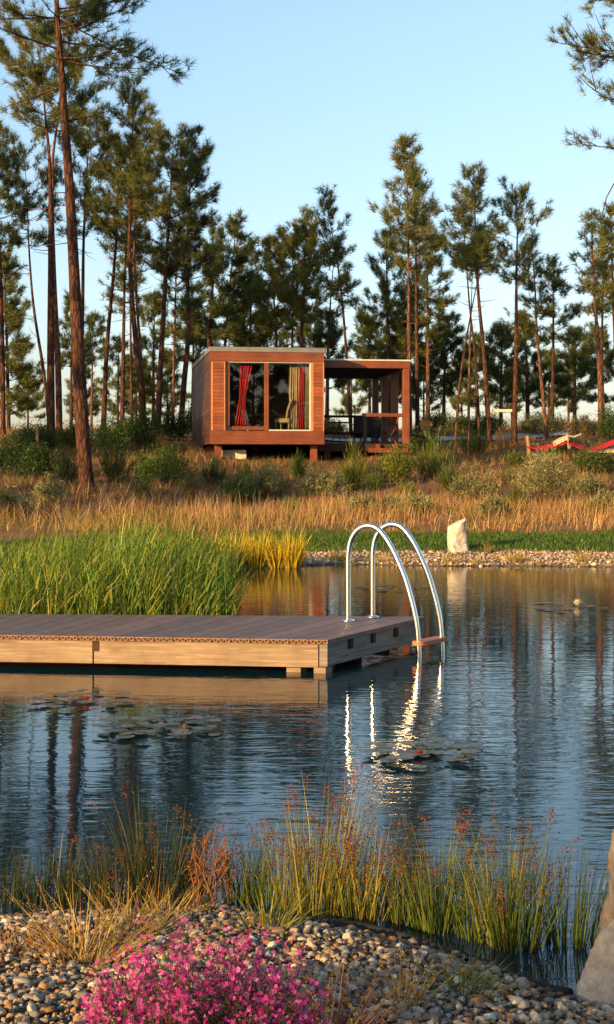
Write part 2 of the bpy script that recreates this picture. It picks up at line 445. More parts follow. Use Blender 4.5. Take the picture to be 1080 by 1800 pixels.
# ------------------------------------------------------------------ ground and water
NEAR_X = [-60, -6, -2.5, -1.0, -.26, .02, .28, .54, .63, .75, .95, 1.3, 2.2, 5, 60]
NEAR_Y = [4.0, 4.3, 4.5, 4.6, 4.66, 4.52, 4.36, 4.14, 3.97, 3.86, 3.74, 3.55, 3.1, 2.6, 2.0]
def shore_near(x): return np.interp(x, NEAR_X, NEAR_Y)
def shore_far(x): return 21.7 + .22 * np.sin(np.asarray(x) * .9 + 1) + .12 * np.sin(np.asarray(x) * 2.3) + .02 * np.asarray(x) - np.clip(-(np.asarray(x) + 1.2) * .6, 0, 2.5)
HY = [0, 2.0, 4.0, 6.3, 11.3, 16.3, 19.3, 26.3, 33, 40, 46, 60, 90, 140, 300, 700]
HZs = [.02, .15, .30, .42, .70, 1.25, 1.55, 2.30, 2.85, 3.15, 3.2, 3.0, 1.8, 0.0, -5.0, -12.0]
def ground_z(x, y):
    x = np.asarray(x, float); y = np.asarray(y, float)
    dn = y - shore_near(x); df = shore_far(x) - y
    dx = np.minimum(x + 17, 34 - x)
    inside = np.minimum(np.minimum(dn, df), dx)
    zf = np.interp(-df, HY, HZs)
    hill = np.clip((-df - 3) / 6, 0, 1)
    zf = zf + hill * (.10 * vnoise(x, y, .35, 1) + .05 * vnoise(x, y, 1.1, 2) + .55 * np.clip((x - 4) / 12, 0, 1) * np.clip((-df - 10) / 14, 0, 1))
    zn = np.interp(-dn, [0, .25, 1.2, 4, 30, 200], [.015, .055, .15, .22, .6, 1.5]) + .012 * vnoise(x, y, 3, 3)
    zs = np.interp(-dx, [0, 3, 40, 300], [.02, .3, .8, .5])
    land = np.where(df < 0, zf, np.where(dn < 0, zn, zs))
    bed = -np.interp(inside, [0, .12, .8, 4], [0.0, .12, .5, 1.2])
    return np.where(inside > 0, bed, land)

def axis(segs):
    out = []
    for a, b, s in segs: out.append(np.arange(a, b, s))
    return np.unique(np.concatenate(out).round(4))
xs = axis([(-400, -40, 30), (-40, -16, 2), (-16, -2, .5), (-2, 2, .06), (2, 17, .5), (17, 40, 2), (40, 401, 30)])
ys = axis([(-300, -20, 20), (-20, 2, 1), (2, 5.2, .05), (5.2, 20.8, .8), (20.8, 24, .12), (24, 64, .5), (64, 120, 4), (120, 720, 40)])
GX, GY = np.meshgrid(xs, ys)
GZ = ground_z(GX, GY)
soil_a, soil_b, litter = np.array([.21, .10, .052]), np.array([.29, .16, .082]), np.array([.13, .066, .036])
n0 = .5 + .5 * vnoise(GX, GY, .4, 5); n1 = .5 + .5 * vnoise(GX, GY, .9, 6)
gt = soil_a * (1 - n0[..., None]) + soil_b * n0[..., None]
gt = gt * (1 - .6 * n1[..., None]) + litter * .6 * n1[..., None]
df = GY - shore_far(GX)
tan_k = np.clip(1 - np.abs(df - 6.5) / 3.5, 0, 1)[..., None]
gt = gt * (1 - tan_k) + np.array([.30, .19, .08]) * tan_k
lawn_k = np.clip(np.minimum((df - 1.9) / .3, (4.4 - df) / .5), 0, 1)[..., None]
gt = gt * (1 - lawn_k) + np.array([.045, .085, .018]) * lawn_k
bank_k = np.clip(np.minimum((df + .5) / .3, (2.0 - df) / .3), 0, 1)[..., None]
gt = gt * (1 - bank_k) + np.array([.22, .17, .12]) * bank_k
near_k = np.clip((shore_near(GX) + .3 - GY) / .1, 0, 1)[..., None]
gt = gt * (1 - near_k) + np.array([.13, .105, .08]) * near_k
mud_k = ((GZ < 0.0))[..., None]
gt = np.where(mud_k, np.array([.018, .018, .013]), gt)
nx, ny = len(xs), len(ys)
ii, jj = np.meshgrid(np.arange(nx - 1), np.arange(ny - 1))
q = (jj * nx + ii).ravel()
gf = np.stack([q, q + 1, q + nx + 1, q + nx], 1)
go = np_obj("ground", np.stack([GX, GY, GZ], -1).reshape(-1, 3), [gf], M['ground'], None, gt.reshape(-1, 3), True)
tag(go, "brown soil and gravel ground rising from the pond to the pine wood", None, None, 'structure')
wo = MB().grid(lambda u, v: (-17.5 + 52 * u, 1.5 + 21.5 * v, 0), 26, 12).build("water", M['water'])
tag(wo, "dark rippled water of the swimming pond", None, None, 'structure')

px0, px1 = -8.0, 16.0
pm = MB().grid(lambda u, v: (px0 + (px1 - px0) * u, 50.6 + 2.0 * v + .5 * math.sin(u * 9), float(ground_z(px0 + (px1 - px0) * u, 50.6 + 2.0 * v + .5 * math.sin(u * 9))) + .05), 90, 6)
tag(pm.build("path", M['path'], smooth=True), "pale sandy path crossing the slope behind the cabin", None, None, 'structure')

# ------------------------------------------------------------------ cabin
CAB = np.array([-2.82, 41.7, 2.25]); CA = math.radians(8.6)
def cab(lx, ly, lz):
    return np.array([CAB[0] + lx * math.cos(CA) - ly * math.sin(CA), CAB[1] + lx * math.sin(CA) + ly * math.cos(CA), CAB[2] + lz])
W_, L_, H_ = 3.37, 7.5, 2.85
ch = tag(empty("wooden_cabin", CAB, CA), "flat roofed brown timber cabin on short piles with wide glazed front and open terrace", "cabin")
b = MB()
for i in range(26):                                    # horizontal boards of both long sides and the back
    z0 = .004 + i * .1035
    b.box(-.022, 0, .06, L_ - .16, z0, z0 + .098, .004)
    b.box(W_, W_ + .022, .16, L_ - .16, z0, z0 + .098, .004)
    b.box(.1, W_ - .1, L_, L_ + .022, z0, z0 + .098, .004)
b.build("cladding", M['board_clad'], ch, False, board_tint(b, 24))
for y0 in (L_ - .15, L_ - .9, L_ - 1.35):
    MB().box(-.034, 0.0, y0, y0 + .12, .0, 2.70, .004).build("corner_board", M['cabin_clad'], ch)
MB().box(W_, W_ + .034, L_ - .15, L_, 0, 2.7, .004).build("corner_board", M['cabin_clad'], ch)
b = MB()
b.box(.0, .06, .13, L_, .01, 2.69); b.box(W_ - .06, W_, .13, L_, .01, 2.69); b.box(.06, W_ - .06, L_ - .06, L_, .01, 2.69)
b.build("wall", M['interior'], ch)
MB().box(.06, W_ - .06, .12, L_ - .06, .20, .33).build("floor", M['interior'], ch)
MB().box(.06, W_ - .06, .12, L_ - .06, 2.55, 2.66).build("ceiling", M['interior'], ch)
MB().box(.06, W_ - .06, 3.4, 3.46, .33, 2.55).build("partition", M['interior'], ch)
MB().box(-.02, W_, -.02, .12, -.01, .385, .006).build("front_beam", M['cabin_beam'], ch)
MB().box(-.02, W_, -.02, .12, 2.42, 2.70, .006).build("front_beam", M['cabin_beam'], ch)
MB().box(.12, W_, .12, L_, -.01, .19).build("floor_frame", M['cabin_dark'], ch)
b = MB().box(-.045, W_ + .03, -.04, L_ + .03, 2.705, 2.85, .008)
r_ = b.build("roof", M['roof_metal'], ch)
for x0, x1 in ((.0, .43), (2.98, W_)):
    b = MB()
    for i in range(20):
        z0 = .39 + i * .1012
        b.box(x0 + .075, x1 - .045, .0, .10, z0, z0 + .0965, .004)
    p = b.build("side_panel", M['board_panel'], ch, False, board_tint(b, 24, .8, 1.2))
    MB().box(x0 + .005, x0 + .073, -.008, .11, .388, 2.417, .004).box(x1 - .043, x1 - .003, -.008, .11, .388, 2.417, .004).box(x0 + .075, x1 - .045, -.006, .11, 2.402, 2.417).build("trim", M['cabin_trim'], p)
wn = MB().box(.432, .50, .02, .13, .388, 2.417).box(.50, 2.94, .05, .13, 2.36, 2.40).box(.50, .62, .03, .12, .388, .50).build("window", M['black_metal'], ch)
MB().box(.505, 2.975, .012, .048, 2.395, 2.416).box(2.935, 2.976, .015, .12, .43, 2.39).box(1.72, 2.976, .012, .12, .388, .425).build("sliding_track", M['alu'], wn)
MB().box(1.585, 1.715, .008, .10, .388, 2.392, .004).box(.625, 1.583, .02, .09, .41, .52, .004).box(.50, .56, .035, .09, .52, 2.358, .003).build("sash", M['cabin_beam'], wn)
MB().box(.56, 1.59, .062, .070, .51, 2.36).build("pane", M['glass'], wn)
MB().box(1.71, 2.935, .082, .090, .426, 2.36).build("pane", M['glass'], wn)
for lx, ly, s in ((.16, .45, .2), (3.02, .35, .2), (.12, 2.6, .18), (3.0, 3.2, .2), (.12, 5.0, .18), (3.0, 6.0, .2), (1.6, 3.4, .2)):
    gz = float(ground_z(*cab(lx, ly, 0)[:2])) - 2.25
    MB().box(lx, lx + s, ly, ly + s, gz - .25, -.012, .006).build("pile", M['cabin_post'], ch)
# terrace
T0, T1 = W_ + .024, 6.25
tb = MB()
for i in range(34):
    y0 = 1.28 + i * .145
    tb.box(T0, T1 - .02, y0, y0 + .138, 0.0, .032, .003)
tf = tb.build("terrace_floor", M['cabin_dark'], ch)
MB().box(T0, T1, 1.2, 1.275, -.20, .034, .004).build("fascia", M['cabin_dark'], tf)
MB().box(4.92, 6.15, 1.0, 1.17, -.235, -.10, .006).build("step", M['cabin_beam'], ch)
for x0 in (5.15, 5.7): MB().box(x0, x0 + .13, 1.05, 1.17, -.098, .03, .004).build("step_support", M['cabin_beam'], ch)
MB().box(T0, T1, 1.2, 1.30, 2.36, 2.575, .005).build("terrace_beam", M['cabin_beam'], ch)
MB().box(T1 - .12, T1, 1.31, 6.2, 2.36, 2.575, .005).build("terrace_beam", M['cabin_beam'], ch)
MB().box(T0, T1 - .13, 6.1, 6.2, 2.36, 2.575, .005).build("terrace_beam", M['cabin_beam'], ch)
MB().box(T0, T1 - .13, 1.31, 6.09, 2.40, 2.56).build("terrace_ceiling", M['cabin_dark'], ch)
MB().box(T0, T1 + .02, 1.17, 6.23, 2.578, 2.625, .004).build("roof_flashing", M['alu'], ch)
for ly in (1.22, 2.85, 4.45, 6.0):
    gz = float(ground_z(*cab(6.1, ly, 0)[:2])) - 2.25
    MB().box(6.04, 6.235, ly, ly + .195, min(gz, 0) - .25, 2.358, .006).build("terrace_post", M['cabin_post'], ch)
for lx, ly in ((3.6, 1.3), (4.8, 1.4), (3.6, 5.6)):
    MB().box(lx, lx + .18, ly, ly + .18, -1.2, -.01, .006).build("pile", M['cabin_dark'], ch)
MB().box(4.76, 6.035, 1.23, 1.36, .87, .975, .006).build("railing", M['cabin_beam'], ch)
MB().box(4.78, 4.90, 1.25, 1.34, .035, .868, .006).build("rail_post", M['black_metal'], ch)
MB().box(T0, 6.03, 6.02, 6.12, 1.02, 1.10, .006).box(T0, 6.03, 6.02, 6.12, .45, .52, .006).build("railing", M['cabin_dark'], ch)
MB().box(6.10, 6.18, 1.42, 5.99, .90, .97, .006).box(6.10, 6.18, 1.42, 5.99, .45, .52, .006).build("railing", M['cabin_post'], ch)

# inside the window
def curtain(name, mat, label, top, bot, zt, zb, y, waist=None, waves=6, cat="curtain"):
    def fn(u, v):
        s = v
        if waist:
            a = np.interp(v, [0, waist[0], 1], [top[0], waist[1], bot[0]]); c = np.interp(v, [0, waist[0], 1], [top[1], waist[2], bot[1]])
        else:
            a = top[0] + (bot[0] - top[0]) * s; c = top[1] + (bot[1] - top[1]) * s
        x = a + (c - a) * u
        return cab(x, y + (.012 + .018 * v) * math.sin(u * waves * 2 * math.pi + 1.2 * math.sin(v * 3 + waves)) + .015 * math.sin(u * 23 + v * 4), zt + (zb - zt) * v)
    o = MB().grid(fn, 60, 24).build(name, mat, None, True)
    sol = o.modifiers.new("thickness", 'SOLIDIFY'); sol.thickness = .004
    return tag(o, label, cat)
curtain("curtain", M['red_cloth'], "red curtain gathered to one side behind the first pane of the cabin window", (.86, 1.24), (.70, 1.08), 2.33, .54, .20, (.55, .86, 1.04), 5)
curtain("curtain", M['cream_cloth'], "cream curtain hanging at the terrace end of the cabin window", (2.36, 2.66), (2.42, 2.66), 2.34, .46, .26, (.4, 2.34, 2.66), 5)
curtain("curtain", M['red_cloth'], "narrow red curtain strip hanging beside the cream curtain in the cabin window", (2.66, 2.80), (2.58, 2.76), 2.30, .46, .20, None, 3)
curtain("curtain", M['wicker'], "straw coloured striped curtain at the very edge of the cabin window", (2.82, 2.93), (2.80, 2.94), 2.34, .46, .22, None, 3)
t = tag(empty("wicker_chair", cab(2.25, .46, .33), CA - .5), "straw yellow wicker chair standing inside the cabin behind the glass", "chair")
MB().box(-.24, .24, -.24, .24, .30, .44, .03).build("seat", M['wicker'], t)
MB().grid(lambda u, v: (.17 + .16 * v * v, -.24 + .48 * u, .42 + .56 * v), 6, 8).build("backrest", M['wicker'], t).modifiers.new('thickness', 'SOLIDIFY').thickness = .05
for sx in (-.2, .2):
    for sy in (-.2, .2):
        MB().tube([(sx, sy, 0), (sx, sy, .3)], .022, 8).build("leg", M['wicker'], t)
t = tag(empty("white_chair", cab(1.02, .36, .33), CA), "white cloth covered chair back behind the red curtain inside the cabin", "chair")
MB().grid(lambda u, v: (-.06 + (.20 - .10 * v) * (u - .0), .12 + .04 * u, .42 + .42 * v), 4, 6).grid(lambda u, v: (.14 - .1 * v - (.20 - .10 * v) * u, .16 - .03 * u, .42 + .42 * v), 4, 6).build("backrest", M['white_cloth'], t)
MB().box(-.20, .16, .12, .5, .36, .42, .01).build("seat", M['white_cloth'], t)
for sx in (-.18, .12):
    for sy in (.15, .46):
        MB().tube([(sx, sy, 0), (sx, sy, .36)], .018, 6).build("leg", M['white_cloth'], t)

# terrace furniture
FL = .034
t = tag(empty("bistro_table", cab(4.35, 3.0, FL), CA), "small round black bistro table on splayed legs on the terrace", "table")
b = MB(); b.tube([(0, 0, .70), (0, 0, .725)], .36, 24); b.build("table_top", M['black_metal'], t)
for k in range(3):
    a = k * 2.094 + .4
    MB().tube([(.03 * math.cos(a + 3.14), .03 * math.sin(a + 3.14), .70), (.32 * math.cos(a), .32 * math.sin(a), 0)], .013, 6).build("leg", M['black_metal'], t)
def folding_chair(lx, ly, rz, mat, label):
    t = tag(empty("folding_chair", cab(lx, ly, FL), CA + rz), label, "folding chair")
    b = MB()
    for i in range(5): b.box(-.19, .19, -.20 + i * .08, -.135 + i * .08, .44, .46, .003)
    b.build("seat", mat, t)
    b = MB()
    for i in range(3): b.box(-.19, .19, .26 + i * .025, .278 + i * .025, .62 + i * .09, .69 + i * .09, .003)
    b.build("backrest", mat, t)
    for sx in (-.21, .21):
        MB().tube([(sx, -.24, 0), (sx, .17, .46), (sx, .33, .90)], .013, 6).build("leg", mat, t)
        MB().tube([(sx * .9, .30, 0), (sx * .9, -.20, .45)], .013, 6).build("leg", mat, t)
folding_chair(3.72, 2.6, math.radians(80), M['black_metal'], "black folding chair beside the glazed cabin wall on the terrace")
folding_chair(5.72, 2.2, math.radians(-70), M['cabin_post'], "reddish wooden folding chair by the outer terrace post")
t = tag(empty("armchair", cab(5.1, 2.3, FL), CA + 2.6), "dark upholstered armchair with arms behind the short terrace rail", "armchair")
MB().box(-.30, .30, -.30, .28, .22, .42, .04).build("seat", M['black_cloth'], t)
MB().box(-.32, .32, .25, .38, .30, .88, .04).build("backrest", M['black_cloth'], t)
for sx in (-.36, .30): MB().box(sx, sx + .07, -.30, .24, .2, .60, .02).build("armrest", M['black_cloth'], t)
for sx in (-.3, .27):
    for sy in (-.27, .3): MB().box(sx, sx + .04, sy, sy + .04, 0, .24, .004).build("leg", M['black_metal'], t)
sl = MB(); c = cab(.75, 1.0, 0); gz = float(ground_z(c[0], c[1]))
sl.prism([(c[0] - .35, c[1] - .2), (c[0] + .4, c[1] - .15), (c[0] + .3, c[1] + .25), (c[0] - .3, c[1] + .2)], gz - .05, gz + .22)
tag(sl.build("paving_slab", M['white_rock']), "pale stone slab lying in the dark under the cabin floor", "slab")

# ------------------------------------------------------------------ swimming deck
FR = np.array([.15, 10.16]); BR = np.array([.98, 11.78]); FD = np.array([-2.41, .31]); BD = np.array([-3.56, .22])
FLp = FR + FD * 1.75; BLp = BR + BD * 1.45
DT = .244
dk = tag(empty("swimming_deck", (*((FR + BR + FLp + BLp) / 4), 0)), "low wooden bathing deck on the pond with brown boards and a pale front beam", "deck")
dk_inv = np.array(dk.location)
def dloc(p): return np.array([p[0] - dk_inv[0], p[1] - dk_inv[1], p[2] if len(p) > 2 else 0])
def deck_pt(u, v, z):           # u: 0 right .. 1 left, v: 0 front .. 1 back
    f = FR + (FLp - FR) * u; bk = BR + (BLp - BR) * u
    p = f + (bk - f) * v
    return dloc((p[0], p[1], z))
def dprism(mb, u0, u1, v0, v1, z0, z1):
    qd = [deck_pt(u0, v0, 0), deck_pt(u0, v1, 0), deck_pt(u1, v1, 0), deck_pt(u1, v0, 0)]
    return mb.prism([(q_[0], q_[1]) for q_ in qd], z0, z1)
NB = 30
b = MB(); e = MB(); hl = MB()
fw = float(np.linalg.norm(FLp - FR))
for i in range(NB):
    u0 = i / NB; u1 = (i + .955) / NB
    dprism(b, u0, u1, 0, 1, DT - .032, DT)
    dprism(e, u0, u1, -.0035, -.0006, DT - .0315, DT - .0005)
    for k in range(3):                                    # flat dark triangles painting the shade inside the zigzag board-end hollows
        for flip in (0, 1):
            ua = u0 + (u1 - u0) * ((k + .10 + .5 * flip) / 3.05); ub = ua + (u1 - u0) * .62 / 3.05
            um = (ua + ub) / 2
            zt, zb = (DT - .007, DT - .028) if flip else (DT - .026, DT - .006)
            V = [deck_pt(ua, -.0045, zb), deck_pt(ub, -.0045, zb), deck_pt(um, -.0045, zt)]
            hl.add(V, [(0, 1, 2), (2, 1, 0)] if False else [(0, 1, 2)])
db = b.build("deck_board", M['deck_board'], dk, False, board_tint(b, 8, .82, 1.18))
eb = e.build("board_edging", M['board_end'], db)
hl.build("hollow_shade", M['recess_shade'], db)
# front beam in two lengths, side beam, notches as dark blocks, supports
MB_ = MB(); dprism(MB_, .018, .405, .006, .045, .045, DT - .036); MB_.build("front_beam", M['deck_beam'], dk)
MB_ = MB(); dprism(MB_, .408, .80, .006, .045, .045, DT - .036); MB_.build("front_beam", M['deck_beam'], dk)
MB_ = MB(); dprism(MB_, .802, 1., .006, .045, .045, DT - .036); MB_.build("front_beam", M['deck_beam'], dk)
MB_ = MB(); dprism(MB_, .396, .408, .003, .0055, .135, DT - .034); MB_.build("notch_shade", M['cabin_dark'], dk)  # dark block standing in for a notch, its shade put into colour
MB_ = MB(); dprism(MB_, .003, .0165, .010, .99, .050, DT - .036); MB_.build("side_beam", M['deck_grey'], dk)
for v in (.20, .42, .66, .9):
    MB_ = MB(); dprism(MB_, -.0010, .0026, v, v + .03, .14, DT - .034); MB_.build("notch_shade", M['recess_shade'], dk)  # dark blocks paint the shade of the side beam's notches
MB_ = MB(); dprism(MB_, .1, .98, .95, .99, .070, DT - .036); MB_.build("rear_beam", M['deck_grey'], dk)
for u, v in ((.006, .010), (.052, .03), (.145, .20), (.40, .20), (.68, .20)):
    MB_ = MB(); dprism(MB_, u, u + (.020 if v < .02 else .024), v, v + .06, -.06, .043); MB_.build("support_block", M['deck_beam'], dk)
for v in (.22, .5, .8):
    a0 = deck_pt(.03, v, -.03); a1 = deck_pt(.9, v, -.03)
    MB().tube([a0, a1], .07, 16).build("float", M['float'], dk, True)

# ladder
LB1, LB2 = np.array([.33, 11.40]), np.array([.54, 11.70]); LO = np.array([.88, -.47])
prof = [(0, .244), (0, .45), (0, .70), (.004, .80), (.025, .895), (.068, .965), (.125, 1.005), (.19, 1.015), (.255, .995), (.32, .935), (.39, .835), (.45, .72), (.50, .61), (.54, .49), (.575, .37), (.60, .25), (.613, .12), (.618, -.05), (.618, -.6)]
def smooth_path(P, n=4):
    P = [np.array(p, float) for p in P]; out = []
    for i in range(len(P) - 1):
        p0 = P[max(i - 1, 0)]; p1 = P[i]; p2 = P[i + 1]; p3 = P[min(i + 2, len(P) - 1)]
        for k in range(n):
            t = k / n
            out.append(.5 * ((2 * p1) + (-p0 + p2) * t + (2 * p0 - 5 * p1 + 4 * p2 - p3) * t * t + (-p0 + 3 * p1 - 3 * p2 + p3) * t ** 3))
    out.append(P[-1]); return out
ld = tag(empty("pool_ladder", (LB1[0], LB1[1], DT)), "polished steel pool ladder with two arched handrails on the deck corner", "ladder")
for base in (LB1, LB2):
    pts = [np.array([base[0] + LO[0] * d - LB1[0], base[1] + LO[1] * d - LB1[1], z - DT]) for d, z in smooth_path(prof)]
    hr = MB().tube(pts, .0215, 20).build("handrail", M['steel'], ld, True)
    o = base - LB1
    MB().tube([(o[0], o[1], .001), (o[0], o[1], .012), (o[0], o[1], .022)], [.052, .050, .026], 24).build("flange", M['steel'], hr, True)
t0 = LB1 + LO * .612 - LB1; t1 = LB2 + LO * .612 - LB1; dv = (t1 - t0) / np.linalg.norm(t1 - t0); pv = LO / np.linalg.norm(LO)
def tread(z):
    b = MB(); a = t0 - dv * .035; c = t1 + dv * .035
    qd = []
    for (s, q_) in ((a, -1), (a, 1), (c, 1), (c, -1)):
        pass
    L2 = np.linalg.norm(c - a); ring = []
    for k in range(24):
        th = 2 * math.pi * k / 24
        ex = math.copysign(abs(math.cos(th)) ** .35, math.cos(th)) * L2 / 2; ey = math.copysign(abs(math.sin(th)) ** .6, math.sin(th)) * .055
        p = (a + c) / 2 + dv * ex + pv * ey; ring.append((p[0], p[1]))
    b.prism(ring, z - .016, z + .016)
    return b.build("tread", M['tread'], ld)
tread(.105 - DT); tread(-.16 - DT)

# ------------------------------------------------------------------ rocks
def ico(sub):
    import bmesh
    bm = bmesh.new(); bmesh.ops.create_icosphere(bm, subdivisions=sub, radius=1)
    bm.verts.ensure_lookup_table()
    V = np.array([v.co[:] for v in bm.verts]); Fc = np.array([[v.index for v in f.verts] for f in bm.faces]); bm.free(); return V, Fc
def rock(name, loc, size, outline, seed, mat, label, cat, rough=.07, rz=0.0, cuts=9):
    """a stone: a dense ball cut by random planes, fitted to a side outline (list of z, x-left, x-right)"""
    V, Fc = ico(5); r = np.random.default_rng(seed)
    for _ in range(cuts):
        n = unit(r.normal(size=3)); d = r.uniform(.62, .9)
        k = V @ n; V = V - np.clip(k - d, 0, None)[:, None] * n * .92
    V = V / np.abs(V).max(0)
    z = (V[:, 2] + 1) / 2
    zs, xl, xr = [np.array(c) for c in zip(*outline)]
    a = np.interp(z, zs, xl); c = np.interp(z, zs, xr)
    hw = np.sqrt(np.clip(1 - V[:, 2] ** 2, .02, 1))
    xn = np.clip(V[:, 0] / np.maximum(hw, .3), -1, 1)
    bi = np.clip((z * 16).astype(int), 0, 15); mxb = np.array([np.abs(xn[bi == k]).max() if (bi == k).any() else 1 for k in range(16)])
    xn = xn / np.interp(z * 16 - .5, np.arange(16), np.maximum(mxb, .25))
    X = (a + c) / 2 + (c - a) / 2 * xn
    Y = np.clip(V[:, 1] / np.maximum(hw, .45), -1, 1) * (.35 + .65 * (c - a) / (xr - xl).max())
    P = np.stack([X * size[0], Y * size[1], z * size[2]], 1)
    nn = vnoise(P[:, 0] * 9 + P[:, 2] * 4, P[:, 1] * 9 + P[:, 2] * 7, 1, seed) + .5 * vnoise(P[:, 0] * 23 - P[:, 2] * 19, P[:, 1] * 21 + P[:, 2] * 13, 1, seed + 1)
    nn = nn + .35 * vnoise(P[:, 0] * 60 + P[:, 2] * 47, P[:, 1] * 57 - P[:, 2] * 51, 1, seed + 2)
    P += unit(P - P.mean(0)) * (nn * rough * min(size))[:, None] * .55
    o = np_obj(name, P, [Fc], mat, None, None, True)
    o.location = loc; o.rotation_euler = (0, 0, rz)
    return tag(o, label, cat)
p = at(803, 972, 23.4)
rock("standing_stone", (p[0], 23.4, .02), (1.05, .2, .66), [(0, -.22, .20), (.15, -.205, .205), (.35, -.20, .165), (.6, -.18, .145), (.8, -.155, .135), (.92, -.06, .135), (1, .05, .13)], 4, M['white_rock'],
     "pale standing stone with a slanted pointed top on the far lawn edge", "stone", .10)
rock("boulder", (1.00, 4.18, -.13), (1, .20, .63), [(0, -.13, .3), (.3, -.12, .3), (.5, -.12, .3), (.7, -.18, .28), (.85, -.20, .22), (.93, -.21, .16), (1, -.12, .05)], 11, M['boulder_brown'],
     "tall brownish boulder standing in the water behind the low pale one", "boulder", .10)
rock("boulder", (1.08, 3.86, -.05), (1, .20, .34), [(0, -.33, .3), (.2, -.35, .3), (.45, -.32, .3), (.7, -.27, .28), (.9, -.20, .2), (1, -.1, .1)], 15, M['boulder_pale'],
     "low pale grey boulder on the pebbles in front of the taller brown one", "boulder", .08)

# ------------------------------------------------------------------ water lilies
def pad_mesh(seed, col):
    r = np.random.default_rng(seed); n = 20; V = [(0, 0, 0)]; fs = []
    for ring, rr in enumerate((.5, 1.0)):
        for k in range(n + 1):
            th = .16 + (2 * math.pi - .32) * k / n
            z = (.045 * rr * rr * max(0, math.sin(th * 2 + seed))) * (ring == 1)
            V.append((rr * math.cos(th), rr * math.sin(th), z))
    for k in range(n):
        fs.append((0, 1 + k, 2 + k)); fs.append((1 + k, n + 2 + k, n + 3 + k, 2 + k))
    b = MB().add(V, fs)
    c = np.tile(np.array(col), (len(V), 1)) * r.uniform(.85, 1.15, (len(V), 1))
    return b, c
pad_objs = []
for s_, col in ((0, (.085, .11, .075)), (1, (.11, .12, .09)), (2, (.13, .10, .085)), (3, (.36, .18, .05))):
    bb, cc = pad_mesh(s_, col); pad_objs.append((bb, cc))
def lily(label, px, py, D, wpx, ddepth, n, flower=None, seed=0):
    r = np.random.default_rng(seed + 100)
    c = at(px, py, D); root = tag(empty("water_lily", (c[0], D, 0)), label, "water lily")
    protos = []
    for k in range(n):
        a = r.uniform(0, 6.28); q_ = math.sqrt(r.uniform(0, 1))
        x = q_ * math.cos(a) * wpx * D / F / 2; y = q_ * math.sin(a) * ddepth / 2
        i = r.choice([0, 0, 1, 1, 2, 3], p=[.25, .2, .2, .15, .17, .03])
        hit = [o for (j, o) in protos if j == i]
        if hit:
            o = hit[0].copy(); link(o, root)
        else:
            o = pad_objs[i][0].build("leaf", M['pad'], root, False, pad_objs[i][1]); protos.append((i, o))
        s = r.uniform(.030, .055) * (1 + .3 * (D > 12))
        o.location = (x, y, .004 + .0011 * k); o.scale = (s, s, s); o.rotation_euler = (r.uniform(-.03, .03), r.uniform(-.03, .03), r.uniform(0, 6.28))
    if flower:
        fx, fy, col, sz = flower
        fp = at(fx, fy, D); P = []; Fq = []; T = []
        for ring, (cnt, tilt, ln) in enumerate(((8, .95, 1.0), (7, .5, .95), (5, .2, .8))):
            for k in range(cnt):
                a = 2 * math.pi * k / cnt + ring * .4
                d = np.array([math.cos(a) * math.sin(tilt), math.sin(a) * math.sin(tilt), math.cos(tilt)]); s = np.array([-math.sin(a), math.cos(a), 0])
                m = d * ln * sz * .55; tip = d * ln * sz + np.array([0, 0, .1 * sz])
                i0 = len(P); P += [np.zeros(3), m + s * sz * .2, tip, m - s * sz * .2]; Fq.append([i0, i0 + 1, i0 + 2, i0 + 3])
        P = np.array(P) + np.array([fp[0] - c[0], fp[1] - D, .012])
        np_obj("flower", P, [np.array(Fq)], M['petal'], root, np.tile(np.array(col) * 1.0, (len(P), 1)))
lily("water lily patch with a red bud nearest the deck's front beam", 150, 1236, 8.9, 175, .80, 34, (152, 1234, (.40, .07, .035), .036), 1)
lily("widest water lily patch with orange tinged leaves below the deck", 285, 1287, 7.95, 215, .70, 44, (325, 1275, (.45, .22, .06), .026), 2)
lily("water lily patch with a reddish bud between the ladder and the rushes", 735, 1332, 7.2, 190, .62, 36, (737, 1332, (.36, .07, .045), .034), 3)
lily("thin strip of lily leaves on the far water behind the handrails", 685, 1034, 17.6, 150, .9, 18, None, 4)
lily("distant water lily with one pale yellow flower on the open water", 1000, 1066, 15.2, 150, 1.2, 16, (1015, 1068, (.75, .66, .35), .075), 5)
lily("small cluster of lily leaves beside the rightmost ladder reflection", 812, 1312, 7.5, 50, .25, 7, None, 6)
# ------------------------------------------------------------------ pines
TUFT_N = 20
def tuft_mesh(P, D, ln, wd, tint, n=TUFT_N):
    """bottle-brush needle tufts at points P along directions D"""
    K = len(P)
    P = np.repeat(P, n, 0); Dd = np.repeat(D, n, 0); L = np.repeat(ln, n)
    rnd = unit(rng.normal(size=(K * n, 3))); perp = unit(rnd - Dd * (rnd * Dd).sum(1, keepdims=True))
    th = rng.uniform(.2, 1.45, K * n)[:, None]
    dirs = unit(Dd * np.cos(th) + perp * np.sin(th) + np.array([0, 0, .06]))
    base = P - Dd * (rng.uniform(-.15, .75, K * n) * L)[:, None]
    t = np.repeat(tint, n, 0) * rng.uniform(.75, 1.25, (K * n, 1))
    return ribbons(base, dirs, L * rng.uniform(.7, 1.15, K * n), np.full(K * n, wd), np.zeros((K * n, 3)), 1, t)

OLIVE = np.array([.185, .180, .034]); DEEP = np.array([.045, .068, .020]); BLUEG = np.array([.045, .068, .034])  # needle tones; olive also puts sunlight into the brighter crowns

def branch_pts(p, d, L, up, n=5, wob=.06):
    pts = [np.array(p, float)]; d = np.array(d, float)
    for i in range(n):
        d = d + np.array([0, 0, up / n]) + rng.normal(size=3) * wob; d /= np.linalg.norm(d)
        pts.append(pts[-1] + d * L / n)
    return pts

